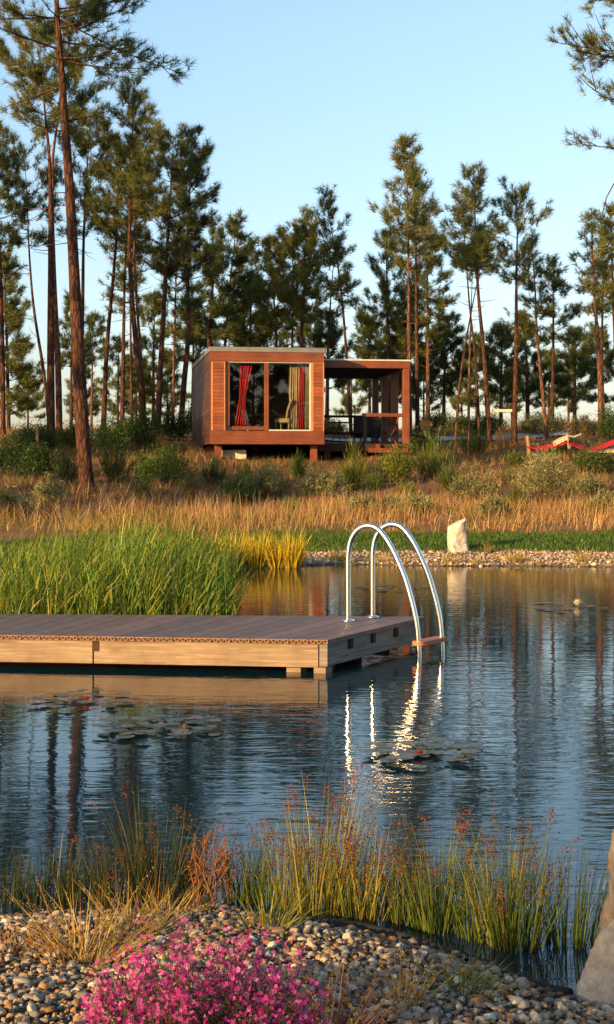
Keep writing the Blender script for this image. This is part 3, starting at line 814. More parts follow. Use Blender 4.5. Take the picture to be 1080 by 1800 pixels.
def pine(D, pts, tw, cb, cw, shape='cone', dens=1.0, label="", tl=.30, dead=6, olive=.5, twigs=True, name="pine_tree", group="pines of the wood behind the pond", extra=None, gap=.27, needle_w=.020, pcones=0, tuft_n=TUFT_N, parent_loc=None, bare=False, yoff=0.0, gz=None):
    """one pine from its trunk line in the photo (base to tip), crown bottom row cb and half width cw in photo pixels"""
    m = D / F
    W = [at(px, py, D) for px, py in pts]
    if gz is None: gz = float(ground_z(W[0][0], D))
    # ground the first point at its own column, keep the lean
    W[0][2] = gz - .25
    base = np.array([W[0][0], D, gz]); H = W[-1][2]
    drift = rng.uniform(-.02, .02)
    for k, p in enumerate(W): p[1] += drift * (p[2] - gz) + .10 * math.sin(k * 1.7 + D)
    T = smooth_path(W, 5); T = np.array(T)
    z = T[:, 2]; r0 = tw * m / 2; rt = np.clip((H - z) / (H - gz), 0, 1)
    rad = np.maximum(r0 * rt ** .75, .012); rad[:2] = rad[:2] * np.array([1.25, 1.08])
    root = tag(empty(name, base), label, "pine tree", group)
    mb = MB(); mb.tube(T - base, rad, 10 if tw > 15 else 7)
    def trunk_at(zz):
        i = int(np.clip(np.searchsorted(z, zz), 1, len(z) - 1)); t = (zz - z[i - 1]) / (z[i] - z[i - 1] + 1e-6)
        return T[i - 1] + (T[i] - T[i - 1]) * t, rad[i]
    zb = EYE - (cb - HZ) * m; R = cw * m * 1.08
    TP, TD, TL = [], [], []
    def add_branch(p, d, L, r, up, dens, twig=True):
        bp = branch_pts(p, d, L, up)
        mb.tube(np.array(bp) - base, np.linspace(r, .008, len(bp)), 4 if r < .03 else 5, False)
        ns = max(3, int(L * 4.5 * dens + 1.6))
        for k in range(ns):
            s = rng.uniform(.28, 1.0) if k else 1.0
            i = min(int(s * (len(bp) - 1)), len(bp) - 2); f = s * (len(bp) - 1) - i
            q_ = bp[i] + (bp[i + 1] - bp[i]) * f; dd = bp[i + 1] - bp[i]; dd = dd / np.linalg.norm(dd)
            sd = unit(rng.normal(size=3)); sd = sd - dd * sd.dot(dd); sd[2] = sd[2] * .6 + .25; sd = unit(sd)
            d2 = unit(dd * rng.uniform(.5, 1.1) + sd * rng.uniform(.5, 1.1) + np.array([0, 0, .15]))
            l2 = max(.12, L * rng.uniform(.10, .30)) * (1.15 - .5 * s)
            if k == 0: d2, l2 = dd, .1
            e = q_ + d2 * l2
            if l2 > .3 and twig: mb.tube([q_ - base, (q_ + e) / 2 - base + np.array([0, 0, -.03]), e - base], [.012, .009, .006], 3, False)
            nt_ = 3 if l2 > .2 else 2
            for j in range(nt_):
                c = q_ + d2 * l2 * (1 - .22 * j) + rng.normal(size=3) * .075
                TP.append(c); TD.append(unit(d2 + np.array([0, 0, .35]) + rng.normal(size=3) * .25)); TL.append(tl * rng.uniform(.75, 1.2) * (1 if j == 0 else .85))
    nw = max(5, int((H - zb) / .42)); az = rng.uniform(0, 6.28)
    gapc = rng.uniform(0, 6.28)
    for i in range(nw):
        t = (i + .6) / nw                                   # 0 top, 1 crown bottom
        zz = H - (H - zb) * t
        if shape == 'cone': prof_ = .16 + .84 * min(1, t * 1.35) ** .8 * (1 - .30 * max(0, t - .75) / .25)
        elif shape == 'round': prof_ = .25 + .75 * math.sin(math.pi * min(1, t * .8 + .12)) ** .7
        else: prof_ = .30 + .55 * min(1, t * 1.6)           # sparse, open crown
        p, rr = trunk_at(zz)
        nb = 5 if shape != 'open' else 4
        for k in range(nb):
            if rng.random() < gap: continue
            az += 2.4 + rng.uniform(-.5, .5)
            el = .75 - .75 * t + rng.uniform(-.2, .2)
            L = R * prof_ * rng.uniform(.6, 1.25)
            d = np.array([math.cos(az) * math.cos(el), math.sin(az) * math.cos(el), math.sin(el)])
            add_branch(p, d, L, max(.012, min(.045, rr * .35, L * .02)), .45, dens)
    # leader tufts
    for k in range(7):
        TP.append(T[-1] - np.array([0, 0, .13 * k]) + rng.normal(size=3) * .05); TD.append(unit(np.array([0, 0, 1.]) + rng.normal(size=3) * .35)); TL.append(tl * .9)
    for k in range(dead):                                    # bare dead limbs below the crown
        zz = zb - (zb - gz) * rng.uniform(.0, .5); p, rr = trunk_at(zz); a = rng.uniform(0, 6.28); el = rng.uniform(-.25, .25)
        L = R * rng.uniform(.2, .75)
        bp = branch_pts(p, (math.cos(a), math.sin(a), el), L, rng.uniform(-.1, .4), 4, .12)
        mb.tube(np.array(bp) - base, np.linspace(.016, .005, 5), 3, False)
    if extra:
        for (sy, ex, ey, dy, dn) in extra:
            zz = EYE - (sy - HZ) * m; p, rr = trunk_at(zz); e = at(ex, ey, D); e[1] += dy
            v = e - p; L = float(np.linalg.norm(v)); add_branch(p, unit(v + np.array([0, 0, -.10 * L])), L * 1.04, min(.05, rr * .4), .22, dn)
    mb.build("trunk", M['bark_sunlit' if 'orange' in label or ' lit ' in label or 'sunlit' in label else 'bark'], root, True)
    TP = np.array(TP); TD = np.array(TD); TL = np.array(TL)
    cl = .5 + .5 * vnoise(TP[:, 0] + TP[:, 1] * .7, TP[:, 2], .9, int(D * 7) % 50)
    c = mixc(DEEP, OLIVE, np.clip(olive + .5 * (cl - .5) + rng.normal(size=len(TP)) * .16, 0, 1))
    V, Fs, Tt = tuft_mesh(TP - base, TD, TL, needle_w, c, tuft_n)
    np_obj("crown", V, Fs, M['needle'], root, Tt)
    if pcones:
        idx = rng.choice(len(TP), pcones, replace=False)
        for i in idx:
            c0 = TP[i] - base - np.array([0, 0, .05]); s = rng.uniform(.05, .075)
            pr = [(0, .2), (.2, .75), (.45, 1.0), (.75, .7), (1.0, .15)]
            MB().tube([c0 - np.array([0, 0, 1.6 * s * a]) for a, _ in pr], [s * .62 * q_ for _, q_ in pr], 8).build("cone", M['bark'], root, True)
    return root

G = "pines of the wood behind the pond"
# the large near trunk
pine(33, [(157, 915), (148, 800), (137, 600), (127, 440), (118, 300), (108, 140), (98, 0), (90, -150), (86, -250)], 27, 40, 150, 'open', 1.0,
     "tall thick-barked pine whose trunk crosses the whole height on the pond's far bank", tl=.24, dead=7, olive=.28, gap=.3, needle_w=.013, pcones=8, tuft_n=30,
     extra=[(100, 246, 138, -.4, 1.5), (100, 225, 118, -1.0, .8), (30, 300, 105, .6, 1.2), (60, 265, 20, -.8, 1.5), (70, 210, 70, .8, 1.3), (12, 150, 5, .4, 1.0), (30, 20, 25, -.5, 1.5), (28, -60, 30, .3, 1.4), (78, 60, 55, .9, 1.3), (85, -30, 60, -1, .7), (150, 5, 165, .6, .25), (210, 190, 190, .2, .3), (20, 240, -10, .2, 1.4), (45, 170, 60, -.9, 1.2)])
TREES = [
 # D, trunk line, width, crown bottom, half width, shape, density, label, olive, dead
 (44, [(90, 800), (88, 620), (89, 450), (88, 300), (78, 200), (68, 95)], 16, 235, 95, 'round', 1.2, "forked pine stem, darker of the close pair just behind the thick-barked pine", .55, 8),
 (44.8, [(104, 800), (102, 650), (96, 480), (93, 300), (104, 190), (112, 72)], 13, 240, 95, 'round', 1.2, "sunlit orange pine stem, brighter of the close pair beside the thick-barked pine", .6, 8),
 (52, [(88, 730), (78, 660), (60, 540), (50, 430), (46, 330), (40, 265)], 7, 440, 70, 'round', 1.0, "thin bowed pine leaning into the close pair of stems", .18, 8),
 (50, [(6, 760), (4, 600), (0, 420), (-4, 300), (-6, 225)], 10, 480, 55, 'cone', 1.1, "pine cut by the picture's edge with a dark upright crown", .3, 6),
 (72, [(16, 760), (14, 650), (10, 520), (8, 440)], 8, 735, 62, 'cone', 1.1, "low bushy pine far behind at the picture's edge, foliage almost to the ground", .45, 2),
 (50, [(140, 760), (145, 540), (148, 420), (155, 300), (160, 215)], 10, 430, 62, 'round', 1.2, "dark pine half hidden behind the thick-barked trunk", .35, 7),
 (54, [(182, 745), (188, 620), (200, 470), (206, 380), (210, 262)], 10, 450, 62, 'round', 1.25, "straight dark pine leaning slightly away from the thick-barked trunk", .5, 6),
 (56, [(215, 745), (216, 640), (218, 520), (222, 430), (226, 340)], 9, 540, 50, 'round', 1.0, "dark slim pine before the crooked double stem", .5, 6),
 (60, [(233, 745), (231, 640), (229, 500), (228, 420)], 6, 560, 40, 'open', 1.0, "thinnest dark pine stem among the group between the big trunk and cabin", .4, 6),
 (46, [(248, 770), (250, 700), (240, 610), (228, 470), (228, 360), (232, 250), (236, 145)], 12, 400, 80, 'open', 1.25, "crooked tall pine with a bend low in its reddish trunk", .45, 10),
 (47, [(258, 760), (252, 680), (243, 560), (236, 440), (240, 330), (246, 245)], 8, 420, 60, 'open', 1.0, "slim lit stem pressed against the crooked tall pine", .5, 7),
 (50, [(277, 745), (281, 660), (289, 520), (297, 390), (302, 300), (308, 242)], 12, 480, 75, 'round', 1.3, "straight dark pine leaning toward the cabin with a broad crown", .42, 5),
 (58, [(303, 745), (306, 640), (309, 540), (312, 400)], 6, 600, 45, 'round', 1.1, "slim lit pine just outside the cabin's side wall", .5, 4),
 (51, [(316, 760), (322, 690), (332, 580), (330, 460), (333, 360), (338, 285)], 12, 545, 60, 'round', 1.3, "dark curving pine rising close to the cabin's side wall", .3, 6),
 (62, [(362, 745), (368, 600), (375, 480), (374, 392)], 11, 600, 52, 'cone', 1.3, "dense dark pine above the cabin's left roof corner", .12, 4),
 (64, [(390, 745), (395, 620), (405, 500), (413, 420), (416, 376)], 8, 560, 48, 'open', 1.3, "dark pine with a thin pointed tip standing above the cabin roof", .1, 6),
 (66, [(438, 745), (440, 600), (442, 500), (444, 425)], 8, 620, 50, 'cone', 1.2, "low dark pine filling the gap above the middle of the cabin roof", .15, 4),
 (60, [(492, 745), (486, 600), (480, 500), (474, 422)], 8, 590, 52, 'cone', 1.3, "olive pine with a slanting outline, lower neighbour of the tallest crown above the roof", .5, 4),
 (58, [(526, 745), (530, 600), (536, 480), (539, 376)], 10, 575, 62, 'cone', 1.5, "broad olive green pine, tallest crown directly above the cabin roof", .6, 5),
 (62, [(513, 745), (514, 600), (516, 500), (514, 430)], 7, 560, 50, 'round', 1.2, "dark pine stem tucked beside the broad olive pine", .25, 5),
 (54, [(618, 750), (611, 650), (600, 510), (586, 420), (578, 380), (571, 336)], 7, 540, 42, 'open', 1.1, "thin leaning pine with a ragged sparse crown seen through the terrace", .3, 9),
 (60, [(574, 745), (576, 640), (582, 520), (590, 430)], 7, 560, 40, 'open', 1.2, "slender dark pine just beside the cabin wall behind the terrace", .25, 5),
 (70, [(574, 745), (576, 680), (578, 555)], 9, 690, 45, 'cone', 1.4, "short dark pine behind the terrace roof", .08, 1),
 (46.5, [(722, 740), (719, 640), (718, 480), (716, 330), (709, 248)], 9, 455, 58, 'cone', 1.2, "tallest pointed pine beside the terrace post, with a bare lit trunk", .5, 8),
 (48, [(734, 745), (733, 640), (732, 480), (731, 380), (728, 300)], 9, 480, 48, 'cone', 1.1, "twin pine trunk just behind the tallest pointed pine", .4, 8),
 (57, [(684, 745), (684, 620), (680, 520), (680, 410)], 9, 640, 62, 'cone', 1.5, "broad bushy olive pine rising behind the terrace roof", .5, 2),
 (56, [(752, 745), (753, 600), (752, 500), (750, 400)], 9, 610, 55, 'cone', 1.4, "bushy pine with an orange lit upper trunk beside the twin trunks", .4, 4),
 (66, [(714, 745), (712, 640), (710, 520)], 9, 700, 70, 'cone', 1.5, "dark low pine mass at the foot of the twin trunks", .08, 2),
 (47, [(862, 745), (852, 640), (842, 520), (838, 420), (833, 291)], 10, 480, 55, 'cone', 1.2, "tall pointed pine with a slightly curved trunk and open lower limbs", .45, 12),
 (48, [(844, 745), (836, 640), (826, 540), (816, 420), (806, 345)], 6, 500, 40, 'open', 1.0, "thin pine leaning into the tall curved pine", .45, 8),
 (42.2, [(799, 785), (806, 700), (820, 600), (840, 490), (850, 430)], 6, 470, 28, 'open', .8, "slender lit stem leaning away from the terrace, rooted on the slope", .45, 6),
 (42.6, [(823, 765), (825, 680), (829, 560), (832, 440)], 6, 480, 26, 'open', .8, "thin upright lit stem beside the slanting stem on the slope", .45, 6),
 (48, [(903, 742), (907, 620), (909, 480), (910, 420), (909, 356)], 11, 500, 60, 'round', 1.2, "sturdy straight pine with a rounded crown behind the white rail", .65, 12),
 (50, [(963, 745), (952, 660), (944, 580), (940, 500), (934, 430)], 8, 590, 45, 'open', 1.1, "leaning pine with an orange lit foot right of the white rail", .5, 9),
 (54, [(970, 745), (972, 640), (974, 560), (974, 458)], 8, 610, 52, 'cone', 1.2, "dark pine with a stepped crown behind the leaning stem", .18, 6),
 (46, [(1058, 738), (1054, 660), (1047, 560), (1043, 470), (1040, 368)], 11, 550, 42, 'cone', 1.0, "bright orange trunk, first of the slender group at the far side", .7, 8),
 (50, [(1062, 745), (1060, 640), (1060, 520), (1062, 400)], 7, 560, 35, 'cone', 1.0, "slim stem between the bright orange trunks at the far side", .7, 6),
 (47, [(1086, 745), (1082, 640), (1078, 520), (1074, 362)], 10, 560, 42, 'cone', 1.1, "orange trunk cut by the picture's right edge", .72, 6),
 (70, [(780, 745), (782, 640), (786, 560)], 8, 700, 55, 'cone', 1.5, "low dark pine between the slender stems on the slope", .12, 2),
 (68, [(880, 745), (882, 660), (884, 575)], 8, 700, 48, 'cone', 1.5, "low dark pine seen above the white rail's first post", .1, 2),
 (72, [(928, 745), (926, 660), (922, 560)], 9, 710, 50, 'cone', 1.5, "dense low dark pine above the white rail's second post", .08, 2),
 (72, [(1010, 745), (1010, 680), (1012, 585)], 8, 705, 52, 'cone', 1.3, "dark low pine in front of the gap before the orange trunks", .1, 2),
 (76, [(1058, 745), (1056, 680), (1054, 575)], 8, 712, 52, 'cone', 1.3, "dark low pine at the foot of the orange trunks", .1, 2),
 (74, [(650, 745), (650, 660), (652, 560)], 7, 690, 48, 'cone', 1.2, "small pine seen between the terrace roof and the bushy olive pine", .2, 2),
 (80, [(270, 745), (270, 640), (272, 520)], 8, 700, 50, 'cone', 1.0, "small far pine showing light green between the big trunks and the cabin", .55, 2),
 (84, [(208, 750), (208, 690), (210, 600)], 6, 730, 40, 'open', 1.1, "small sparse far pine low between two dark trunks", .5, 2),
 (78, [(125, 750), (126, 640), (128, 520)], 7, 650, 42, 'cone', 1.1, "dark far pine peeping past the thick-barked trunk", .12, 3),
 (82, [(160, 750), (162, 660), (163, 560)], 6, 640, 46, 'cone', 1.2, "small dark far pine with a thin lit trunk", .12, 3),
 (84, [(338, 750), (340, 640), (342, 530)], 8, 640, 46, 'cone', 1.3, "dark far pine filling the gap beside the cabin roof corner", .15, 2),
 (86, [(412, 750), (412, 640), (414, 540)], 8, 640, 60, 'cone', 1.4, "far pine low behind the cabin roof, darkest of its row", .1, 2),
 (88, [(545, 750), (545, 660), (546, 545)], 8, 640, 60, 'cone', 1.2, "far pine low behind the cabin roof near the terrace", .15, 2),
 (88, [(470, 750), (470, 660), (470, 550)], 8, 640, 60, 'cone', 1.3, "far pine low behind the middle of the cabin roof", .15, 2),
 (86, [(838, 750), (838, 680), (838, 590)], 7, 715, 50, 'cone', 1.3, "far low pine between the curved pine and the sturdy pine", .15, 2),
 (98, [(690, 750), (690, 690), (691, 600)], 6, 725, 40, 'cone', 1.2, "far low pine glimpsed between the terrace posts and the bushy olive pine", .2, 1),
 (100, [(618, 750), (618, 700), (619, 640)], 6, 730, 36, 'cone', 1.2, "smallest far pine seen through the open terrace", .2, 1),
 (96, [(1000, 750), (1000, 700), (1001, 640)], 6, 728, 40, 'cone', 1.2, "far low pine just before the orange trunks, paler than its neighbours", .3, 1),
 (98, [(900, 750), (900, 690), (902, 640)], 6, 728, 40, 'cone', 1.3, "far low pine directly above the middle of the white rail", .2, 1),
 (96, [(240, 755), (240, 690), (241, 610)], 6, 735, 40, 'cone', 1.2, "far low pine behind the foot of the crooked tall pine", .35, 1),
 (97, [(295, 755), (295, 690), (296, 620)], 6, 735, 40, 'cone', 1.2, "far low pine close to the cabin's shaded side wall", .3, 1),
 (99, [(150, 755), (150, 700), (151, 650)], 6, 738, 38, 'cone', 1.2, "far low pine just past the thick trunk's lower half", .3, 1),
 (98, [(50, 755), (50, 710), (50, 655)], 6, 738, 36, 'cone', 1.2, "far low pine near the thin bowed pine's foot", .3, 1),
 (98, [(745, 750), (745, 700), (745, 620)], 6, 728, 42, 'cone', 1.3, "far low pine directly behind the twin trunks' feet", .15, 1),
 (96, [(812, 750), (812, 700), (812, 630)], 6, 728, 40, 'cone', 1.2, "far low pine between the two slender lit stems", .25, 1),
 (90, [(965, 750), (965, 690), (966, 620)], 7, 720, 46, 'cone', 1.2, "far low pine behind the orange footed leaning pine", .15, 2),
]
for (D, pts, tw, cb, cw, shp, dn, lab, ol, dead) in TREES:
    pine(D, pts, tw, cb, cw, shp, dn * (1.3 if D >= 62 else 1.0), lab, dead=dead, olive=ol, tl=.27 if D < 60 else .32, needle_w=.015 if D < 60 else .024, tuft_n=30 if D < 60 else 20)
# branches reaching in from a pine just outside the frame
pine(27, [(1285, 930), (1280, 600), (1272, 300), (1262, 0), (1255, -200)], 30, -60, 190, 'open', 1.0,
     "near pine outside the frame whose needle tipped branches reach in at the upper corner", tl=.20, dead=2, olive=.5, gap=.6, needle_w=.010, tuft_n=34,
     extra=[(10, 985, 12, -.2, 1.5), (-10, 1040, -5, .3, 1.4), (120, 982, 62, -.3, 1.1), (110, 1020, 100, .2, 1.0), (60, 1060, 50, 0, 1.2), (260, 1030, 195, -.2, 1.0), (270, 1042, 235, .2, .9), (250, 1075, 190, 0, 1.2), (120, 1070, 30, -.4, 1.2), (-40, 1010, -40, .4, 1.4)])
tw_ = MB().tube([at(x, y, 30.0) for x, y in ((1130, 300), (1098, 306), (1080, 322), (1066, 348), (1060, 372), (1058, 388))], [.022, .018, .016, .013, .010, .006], 6).build("branch", M['bark'])
tag(tw_, "bare drooping dead branch against the sky at the right edge above the orange trunks", "branch")

# pines behind the viewer: they shade the near shore and stand in the window's reflection
def behind(x, y, H, R, zb, ol, first=[None]):
    gz = float(ground_z(x, y)); D = 40.0
    if first[0] is None:
        g0 = 0.0
        r = pine(D, [(540, HZ + EYE * F / D), (541, HZ - 3 * F / D), (538, HZ - 8.5 * F / D)], 14, HZ - .9 * F / D, 1.9 * F / D, 'round', 1.5, "pine standing behind the viewer, seen only as a reflection in the cabin window",
                 dead=3, olive=.4, name="pine_tree", group="pines behind the viewer", gz=0.0, gap=.12)
        first[0] = r
    else:
        r = first[0].copy(); link(r)
        for c in first[0].children:
            d = c.copy(); link(d, r)
    r.location = (x, y, gz); s = H / 10.0; r.scale = (R / 1.9, R / 1.9, s); r.rotation_euler = (0, 0, x * 3.1)
    return r
BEHIND = [(-16.9, -18.4, 8, 2.1), (-9, -17, 10, 2.6), (-3, -20, 12, 3.0), (4, -18, 11, 2.8), (9, -22, 13, 3.2), (14, -16, 10, 2.8), (20, -20, 12, 3.2), (1, -30, 14, 3.4)] + [(-20 + 4.2 * k + (k % 3), -38 - 5 * (k % 2), 7 + (k * 7) % 5, 2.5) for k in range(16)]
for x, y, h, r_ in BEHIND: behind(x, y, h, r_, 0, .4)
# off-frame pines on the slope that throw shade on the cabin's side wall and the slope's end; first one added behind the viewer to shade the boulders
SIDE = [(-8.3, -7.15, 4.7, .55), (-13.0, 22.6, 17, 1.4), (-11.8, 22.3, 5, 1.3), (-13.3, 25.6, 4.6, 1.4), (-13.8, 37.0, 9, 2.0), (-15.2, 39.8, 11, 2.3), (-14.8, 42.8, 12, 2.4), (-16.5, 31.5, 8.5, 2.0)]
for x, y, h, r_ in SIDE:
    o = behind(x, y, h, r_, 0, .4)
    o["label"] = "pine outside the frame throwing shade across the pond and its banks"; o["group"] = "pines beside the frame"
# ------------------------------------------------------------------ far bank: grass, gravel, reeds, shrubs
def ground_hit(px, py, lo=22.0, hi=62.0):
    Ds = np.linspace(lo, hi, 500)
    zr = EYE - (py - HZ) * Ds / F
    zg = ground_z((px - 540) * Ds / F, Ds)
    k = np.nonzero(zr <= zg)[0]
    D = float(Ds[k[0]]) if len(k) else hi * .93
    x = (px - 540) * D / F
    return np.array([x, D, float(ground_z(x, D))])

def blades(P, h, w, cols, lean=.25, bend=.3, nseg=2, wind=(0.0, 0.0), var=.18, weights=None):
    N = len(P)
    D = unit(np.stack([rng.normal(0, lean, N) + wind[0], rng.normal(0, lean, N) + wind[1], np.ones(N)], 1))
    a = rng.uniform(0, 6.28, N); bm_ = np.abs(rng.normal(0, bend, N))
    hh = h * rng.uniform(.55, 1.15, N)
    B = np.stack([np.cos(a) * bm_ * hh + wind[0] * hh * .8, np.sin(a) * bm_ * hh, -bm_ * hh * .45], 1)
    idx = rng.choice(len(cols), N, p=weights)
    c = np.array(cols)[idx] * rng.uniform(1 - var, 1 + var, (N, 1))
    return ribbons(P, D, hh, np.full(N, w) * rng.uniform(.7, 1.3, N), B, nseg, c)

def scatter(n, y0, y1, keep=None, k=.25, m=1.5):
    y = np.sqrt(rng.uniform(y0 * y0, y1 * y1, n)); x = rng.uniform(-1, 1, n) * (k * y + m)
    if keep is not None:
        s = keep(x, y); x, y = x[s], y[s]
    return np.stack([x, y, ground_z(x, y)], 1)

cabc, cabs = math.cos(CA), math.sin(CA)
def off_cabin(x, y):
    dx, dy = x - CAB[0], y - CAB[1]
    lx = dx * cabc + dy * cabs; ly = -dx * cabs + dy * cabc
    return ~((lx > -.1) & (lx < 6.4) & (ly > .2) & (ly < 7.6))
TAN = [(.38, .22, .08), (.30, .155, .06), (.46, .31, .14), (.20, .10, .045)]
dfar = lambda x, y: y - shore_far(x)
# tan belt above the lawn
P1 = scatter(23000, 25, 33, lambda x, y: (dfar(x, y) > 4.3) & (dfar(x, y) < 10.0 + 3.0 * vnoise(x, y, .5, 3)) & (rng.random(len(x)) < np.where(x < -1.9 + .6 * vnoise(x, y, .6, 8), (.10 + .25 * vnoise(x, y, .7, 21)), .42 + .75 * vnoise(x, y, .8, 4))))
a1 = blades(P1, .34 + .16 * vnoise(P1[:, 0], P1[:, 1], .9, 51) + .05 * vnoise(P1[:, 0], P1[:, 1], 3, 52), .012, TAN, .22, .5, 3, (.05, 0), .2, [.4, .25, .25, .1])
# stalks with feathery heads
P1b = scatter(3800, 25, 32, lambda x, y: (dfar(x, y) > 4.4) & (dfar(x, y) < 9.0) & (vnoise(x, y, .7, 9) > -.3) & (x > -2.5))
a1b = blades(P1b, .60, .010, [(.44, .28, .11), (.38, .22, .09)], .15, .2, 3, (.05, 0), .15)
# thinner growth up the slope
P2 = scatter(60000, 28.5, 58, lambda x, y: off_cabin(x, y) & ~((y > 50.2) & (y < 53.4)) & (rng.random(len(x)) < .42 + .55 * vnoise(x, y, .55, 12)))
a2 = blades(P2, .34, .016, [(.30, .17, .06), (.22, .115, .05), (.38, .26, .11), (.13, .12, .035)], .3, .5, 2, (0, 0), .2, [.35, .3, .2, .15])
P3 = scatter(9000, 24.5, 29, lambda x, y: (rng.random(len(x)) < .55 + .5 * vnoise(x, y, .8, 33)) & (x < -1.0) & (dfar(x, y) > 2) & (dfar(x, y) < 8))
a3 = blades(P3, .40, .012, [(.30, .21, .06), (.22, .17, .05), (.36, .22, .08)], .22, .4, 3)
P5 = scatter(26000, 25.5, 47, lambda x, y: off_cabin(x, y) & (dfar(x, y) > 4.8) & (vnoise(x, y, .75, 91) + .5 * vnoise(x, y, 2.2, 92) > .12))
a5 = blades(P5, .30 + .12 * vnoise(P5[:, 0], P5[:, 1], 1.1, 93), .014, [(.11, .12, .03), (.17, .16, .045), (.24, .20, .07), (.08, .09, .025)], .35, .5, 2)
P6 = scatter(9000, 25.5, 33, lambda x, y: (dfar(x, y) > 4.6) & (vnoise(x, y, .6, 95) > .1))
a6 = blades(P6, .50, .010, [(.26, .115, .05), (.52, .38, .20), (.20, .09, .045)], .25, .35, 3, (.05, 0))
V, Fs, T = merge([a1, a1b, a2, a3, a5, a6])
tag(np_obj("dry_grass", V, Fs, M['dry'], None, T), "tan dry grass covering the slope between lawn and cabin", None, None, 'stuff')
P = scatter(26000, 23.2, 27, lambda x, y: (dfar(x, y) > 1.6 + .3 * vnoise(x, y, 1.3, 71)) & (dfar(x, y) < 4.6) & (x > -1.6))
V, Fs, T = blades(P, .10, .014, [(.055, .12, .018), (.08, .15, .022), (.11, .16, .03)], .35, .4, 2)
tag(np_obj("lawn_grass", V, Fs, M['leaf'], None, T), "strip of green lawn along the far bank", None, None, 'stuff')

PEB_COL = .96 * np.array([(.44, .35, .24), (.40, .26, .13), (.26, .235, .20), (.56, .50, .41), (.22, .15, .10), (.44, .22, .08), (.32, .28, .23), (.14, .12, .10)])
PEB_P = np.array([.20, .19, .16, .07, .12, .10, .10, .06])
def pebbles(P, rad, sub, dark=1.0):
    V0, F0 = ico(sub); N = len(P); nv = len(V0)
    variants = []
    for k in range(10):
        v = V0.copy()
        for _ in range(11):
            n = unit(rng.normal(size=3)); d = rng.uniform(.5, .82); kk = v @ n; v -= np.clip(kk - d, 0, None)[:, None] * n * .9
        variants.append(v)
    variants = np.array(variants)
    v = variants[rng.integers(0, 10, N)]
    sc = np.stack([rng.uniform(.8, 1.3, N), rng.uniform(.7, 1.1, N), rng.uniform(.45, .85, N)], 1) * rad[:, None]
    v = v * sc[:, None, :]
    a = rng.uniform(0, 6.28, N); t = rng.normal(0, .35, N)
    ca, sa, ct, st = np.cos(a)[:, None], np.sin(a)[:, None], np.cos(t)[:, None], np.sin(t)[:, None]
    x, y, z = v[..., 0], v[..., 1], v[..., 2]
    y, z = y * ct - z * st, y * st + z * ct
    x, y = x * ca - y * sa, x * sa + y * ca
    W3 = np.stack([x, y, z], -1) + P[:, None, :]
    f = (F0[None] + (np.arange(N) * nv)[:, None, None]).reshape(-1, 3)
    c = PEB_COL[rng.choice(8, N, p=PEB_P)] * rng.uniform(.75, 1.2, (N, 1)) * dark
    return W3.reshape(-1, 3), [f], np.repeat(c, nv, 0)
P = scatter(15000, 21.2, 24.5, lambda x, y: (dfar(x, y) > -.15) & (dfar(x, y) < 1.75 + .3 * vnoise(x, y, 1.3, 71)) & (x > -1.4))
rad = rng.uniform(.010, .030, len(P)) * np.where(rng.random(len(P)) < .04, 1.9, 1); P[:, 2] = np.maximum(P[:, 2], -.03) + rad * .2
V, Fs, T = pebbles(P, rad, 1, 1.15)
tag(np_obj("gravel", V, Fs, M['pebble'], None, T, True), "band of pale gravel along the far waterline", None, None, 'stuff')

# tall green reeds behind the deck
n = 4800
y = rng.uniform(12.35, 18.5, n); xr = (425 - 540) * y / F + .12 * vnoise(y, y * 0, 1.3, 3) - .12
x = xr + .06 - rng.gamma(1.7, 1.05, n)
ok = x > -.25 * y - 1.5; x, y = x[ok], y[ok]
P = np.stack([x, y, np.full(len(x), -.05)], 1)
hh = .66 + .10 * vnoise(x, y, .9, 4) + np.where((np.abs((x / y * F + 540) - 235) < 28) & (y < 15), .22, 0) - .12 * np.clip((x / y * F + 540 - 330) / 90, 0, 1)
GR = [(.085, .160, .021), (.14, .215, .030), (.045, .098, .015), (.25, .255, .04)]
hh = hh * rng.uniform(.66, 1.22, len(P)) * (1 + .16 * vnoise(x, y, 2.2, 61))
stem = blades(P, hh, .009, GR, .07, .12, 3, (.03, 0), .2)
q_ = np.repeat(np.arange(len(P)), 4); u = rng.uniform(.25, .95, len(q_))
LP = P[q_] + np.stack([rng.normal(0, .02, len(q_)) + .03 * u, rng.normal(0, .02, len(q_)), hh[q_] * u * .9], 1)
leaf = blades(LP, .27, .0115, GR, .30, .42, 3, (.12, 0), .25, [.28, .3, .14, .28])
P4 = P[rng.random(len(P)) < .12 + .35 * (vnoise(P[:, 0], P[:, 1], 1.6, 77) > .25)]
brown = blades(P4, .60, .010, [(.24, .12, .045), (.32, .24, .06)], .12, .3, 3)
ty_ = rng.uniform(13.2, 15.2, 90); tp = np.stack([(rng.normal(232, 16, 90) - 540) * ty_ / F, ty_, np.full(90, .25)], 1)
spear = blades(tp, .86, .020, [(.16, .24, .035), (.22, .28, .05), (.12, .19, .03)], .10, .22, 4, (.10, 0), .2)
V, Fs, T = merge([stem, leaf, brown, spear])
tag(np_obj("reeds", V, Fs, M['leaf'], None, T), "dense tall green reeds in the water behind the deck", None, None, 'stuff')
# sparse green spears in the open water just behind the deck
for k, (px, lab) in enumerate(((452, "few thin green reed blades in the water behind the deck, beside the tall reeds"), (496, "few thin green reed blades in the water where the cabin is mirrored"))):
    c = at(px, 1095, 13.4); root = tag(empty("reed_tuft", (c[0], 13.4, 0)), lab, "reed")
    P = np.stack([rng.normal(0, .07, 11), rng.normal(0, .25, 11), np.full(11, -.03)], 1)
    V, Fs, T = blades(P, .24, .010, [(.14, .24, .03), (.2, .26, .05)], .12, .2, 3)
    np_obj("leaves", V, Fs, M['leaf'], root, T)

